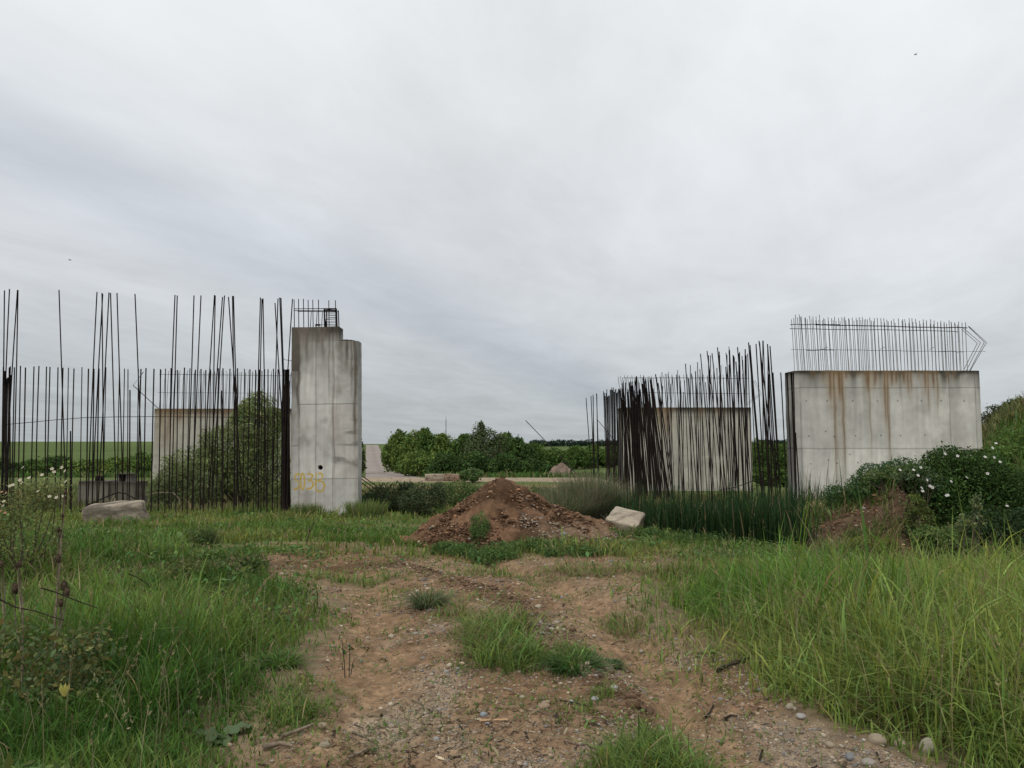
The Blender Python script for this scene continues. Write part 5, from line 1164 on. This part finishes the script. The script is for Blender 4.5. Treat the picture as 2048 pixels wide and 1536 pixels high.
# ------------------------------------------------------------------ sky and light
w = bpy.data.worlds.new('World'); scn.world = w; w.use_nodes = True
nt = w.node_tree; nt.nodes.clear(); L = nt.links.new
out = N(nt, 'ShaderNodeOutputWorld')
SUN_EL, SUN_AZ = math.radians(52), math.radians(215)
sky = N(nt, 'ShaderNodeTexSky', sky_type='NISHITA'); sky.sun_disc = False; sky.sun_elevation = SUN_EL; sky.sun_rotation = SUN_AZ
b1 = N(nt, 'ShaderNodeBackground'); b1.inputs[1].default_value = .07; L(sky.outputs[0], b1.inputs[0])
tc = N(nt, 'ShaderNodeTexCoord'); sp_ = N(nt, 'ShaderNodeSeparateXYZ'); L(tc.outputs['Generated'], sp_.inputs[0])
def mth(op, a, b=None, c=None, clamp=False):
    n = N(nt, 'ShaderNodeMath', operation=op); n.use_clamp = clamp
    for i, v in enumerate((a, b, c)):
        if v is None: continue
        if isinstance(v, (int, float)): n.inputs[i].default_value = v
        else: L(v, n.inputs[i])
    return n.outputs[0]
zz = mth('MAXIMUM', sp_.outputs[2], .0); zc = mth('ADD', zz, .06)
pxx = mth('DIVIDE', sp_.outputs[0], zc); pyy = mth('DIVIDE', sp_.outputs[1], zc)
def noise(ax, ay, sc, det=5, dist=.3, rough=.5):
    cb = N(nt, 'ShaderNodeCombineXYZ'); L(ax, cb.inputs[0]); L(ay, cb.inputs[1])
    n = N(nt, 'ShaderNodeTexNoise'); n.inputs['Scale'].default_value = sc; n.inputs['Detail'].default_value = det; n.inputs['Distortion'].default_value = dist; n.inputs['Roughness'].default_value = rough
    L(cb.outputs[0], n.inputs['Vector']); return n.outputs[0]
ca, sa = math.cos(math.radians(14)), math.sin(math.radians(14))
al = mth('ADD', mth('MULTIPLY', pxx, sa), mth('MULTIPLY', pyy, ca))         # along the streaks
ac = mth('SUBTRACT', mth('MULTIPLY', pxx, ca), mth('MULTIPLY', pyy, sa))    # across
n1 = noise(mth('MULTIPLY', ac, 1.0), mth('MULTIPLY', al, .42), 1.5, 7, .5, .58)
n2 = noise(ac, mth('MULTIPLY', al, .5), .55, 4, .3)
s_ = mth('SUBTRACT', mth('MULTIPLY', pxx, .93), mth('MULTIPLY', pyy, .34))
s_ = mth('ADD', s_, mth('MULTIPLY', n2, 1.1))
d1 = mth('DIVIDE', mth('ADD', s_, 1.42), .42); band = mth('POWER', 2.718, mth('MULTIPLY', mth('MULTIPLY', d1, d1), -1.0))
mr = N(nt, 'ShaderNodeMapRange'); mr.interpolation_type = 'SMOOTHSTEP'
L(zz, mr.inputs[0]); mr.inputs[1].default_value = .0; mr.inputs[2].default_value = .5; mr.inputs[3].default_value = 0; mr.inputs[4].default_value = 1
ramp = N(nt, 'ShaderNodeValToRGB'); L(zz, ramp.inputs[0])
e = ramp.color_ramp.elements; e[0].position = 0; e[0].color = (.41, .44, .46, 1); e[1].position = 1; e[1].color = (.98, .99, 1.0, 1)
for p_, c_ in [(.05, (.45, .48, .50)), (.13, (.56, .585, .61)), (.25, (.66, .68, .705)), (.38, (.72, .745, .765)), (.52, (.80, .82, .83))]:
    q = e.new(p_); q.color = (*c_, 1)
v = mth('ADD', 1.0, mth('MULTIPLY', mth('SUBTRACT', n1, .5), .42))
v = mth('ADD', v, mth('MULTIPLY', mth('SUBTRACT', n2, .5), .2))
v = mth('ADD', v, mth('MULTIPLY', mth('SUBTRACT', noise(ac, mth('MULTIPLY', al, .6), 5.5, 4, .6), .5), .1))
fade = mth('MULTIPLY', mr.outputs[0], 1.0)
v = mth('SUBTRACT', v, mth('MULTIPLY', band, .13))
rs = N(nt, 'ShaderNodeMapRange'); L(mth('SUBTRACT', sp_.outputs[0], mth('MULTIPLY', zz, .3)), rs.inputs[0]); rs.interpolation_type = 'SMOOTHSTEP'
rs.inputs[1].default_value = -.2; rs.inputs[2].default_value = .45; rs.inputs[3].default_value = 0; rs.inputs[4].default_value = .13
v = mth('ADD', v, rs.outputs[0])
sc_ = N(nt, 'ShaderNodeVectorMath', operation='SCALE'); L(ramp.outputs[0], sc_.inputs[0]); L(v, sc_.inputs['Scale'])
mixc = N(nt, 'ShaderNodeMix', data_type='RGBA'); L(mth('MULTIPLY', band, .5, clamp=True), mixc.inputs[0]); L(sc_.outputs[0], mixc.inputs[6])
tint = N(nt, 'ShaderNodeVectorMath', operation='MULTIPLY'); L(sc_.outputs[0], tint.inputs[0]); tint.inputs[1].default_value = (.95, 1.0, 1.09); L(tint.outputs[0], mixc.inputs[7])
b2 = N(nt, 'ShaderNodeBackground'); b2.inputs[1].default_value = 1.0; L(mixc.outputs[2], b2.inputs[0])
ms = N(nt, 'ShaderNodeMixShader'); ms.inputs[0].default_value = .93; L(b1.outputs[0], ms.inputs[1]); L(b2.outputs[0], ms.inputs[2]); L(ms.outputs[0], out.inputs[0])
sl = bpy.data.lights.new('sun', 'SUN'); sl.energy = 1.25; sl.angle = math.radians(25); sl.color = (1, .96, .9)
so = bpy.data.objects.new('sun', sl); col.objects.link(so)
sd = Vector((math.sin(SUN_AZ) * math.cos(SUN_EL), math.cos(SUN_AZ) * math.cos(SUN_EL), math.sin(SUN_EL)))
so.rotation_euler = sd.to_track_quat('Z', 'Y').to_euler()

cam = bpy.data.cameras.new('camera'); co = bpy.data.objects.new('camera', cam); col.objects.link(co)
co.location = (0, 0, CAMZ); co.rotation_euler = (math.pi / 2 + TH, 0, 0)
cam.sensor_fit = 'HORIZONTAL'; cam.sensor_width = 36; cam.lens = 36 * F / 2048; cam.clip_end = 10000; cam.clip_start = .05
scn.camera = co
vs = scn.view_settings; scn.display_settings.display_device = 'sRGB'; vs.view_transform = 'Standard'; vs.look = 'None'; vs.exposure = .12; vs.gamma = 1
scn.cycles.max_bounces = 6; scn.cycles.diffuse_bounces = 3; scn.cycles.transmission_bounces = 3
scn.cycles.use_denoising = True
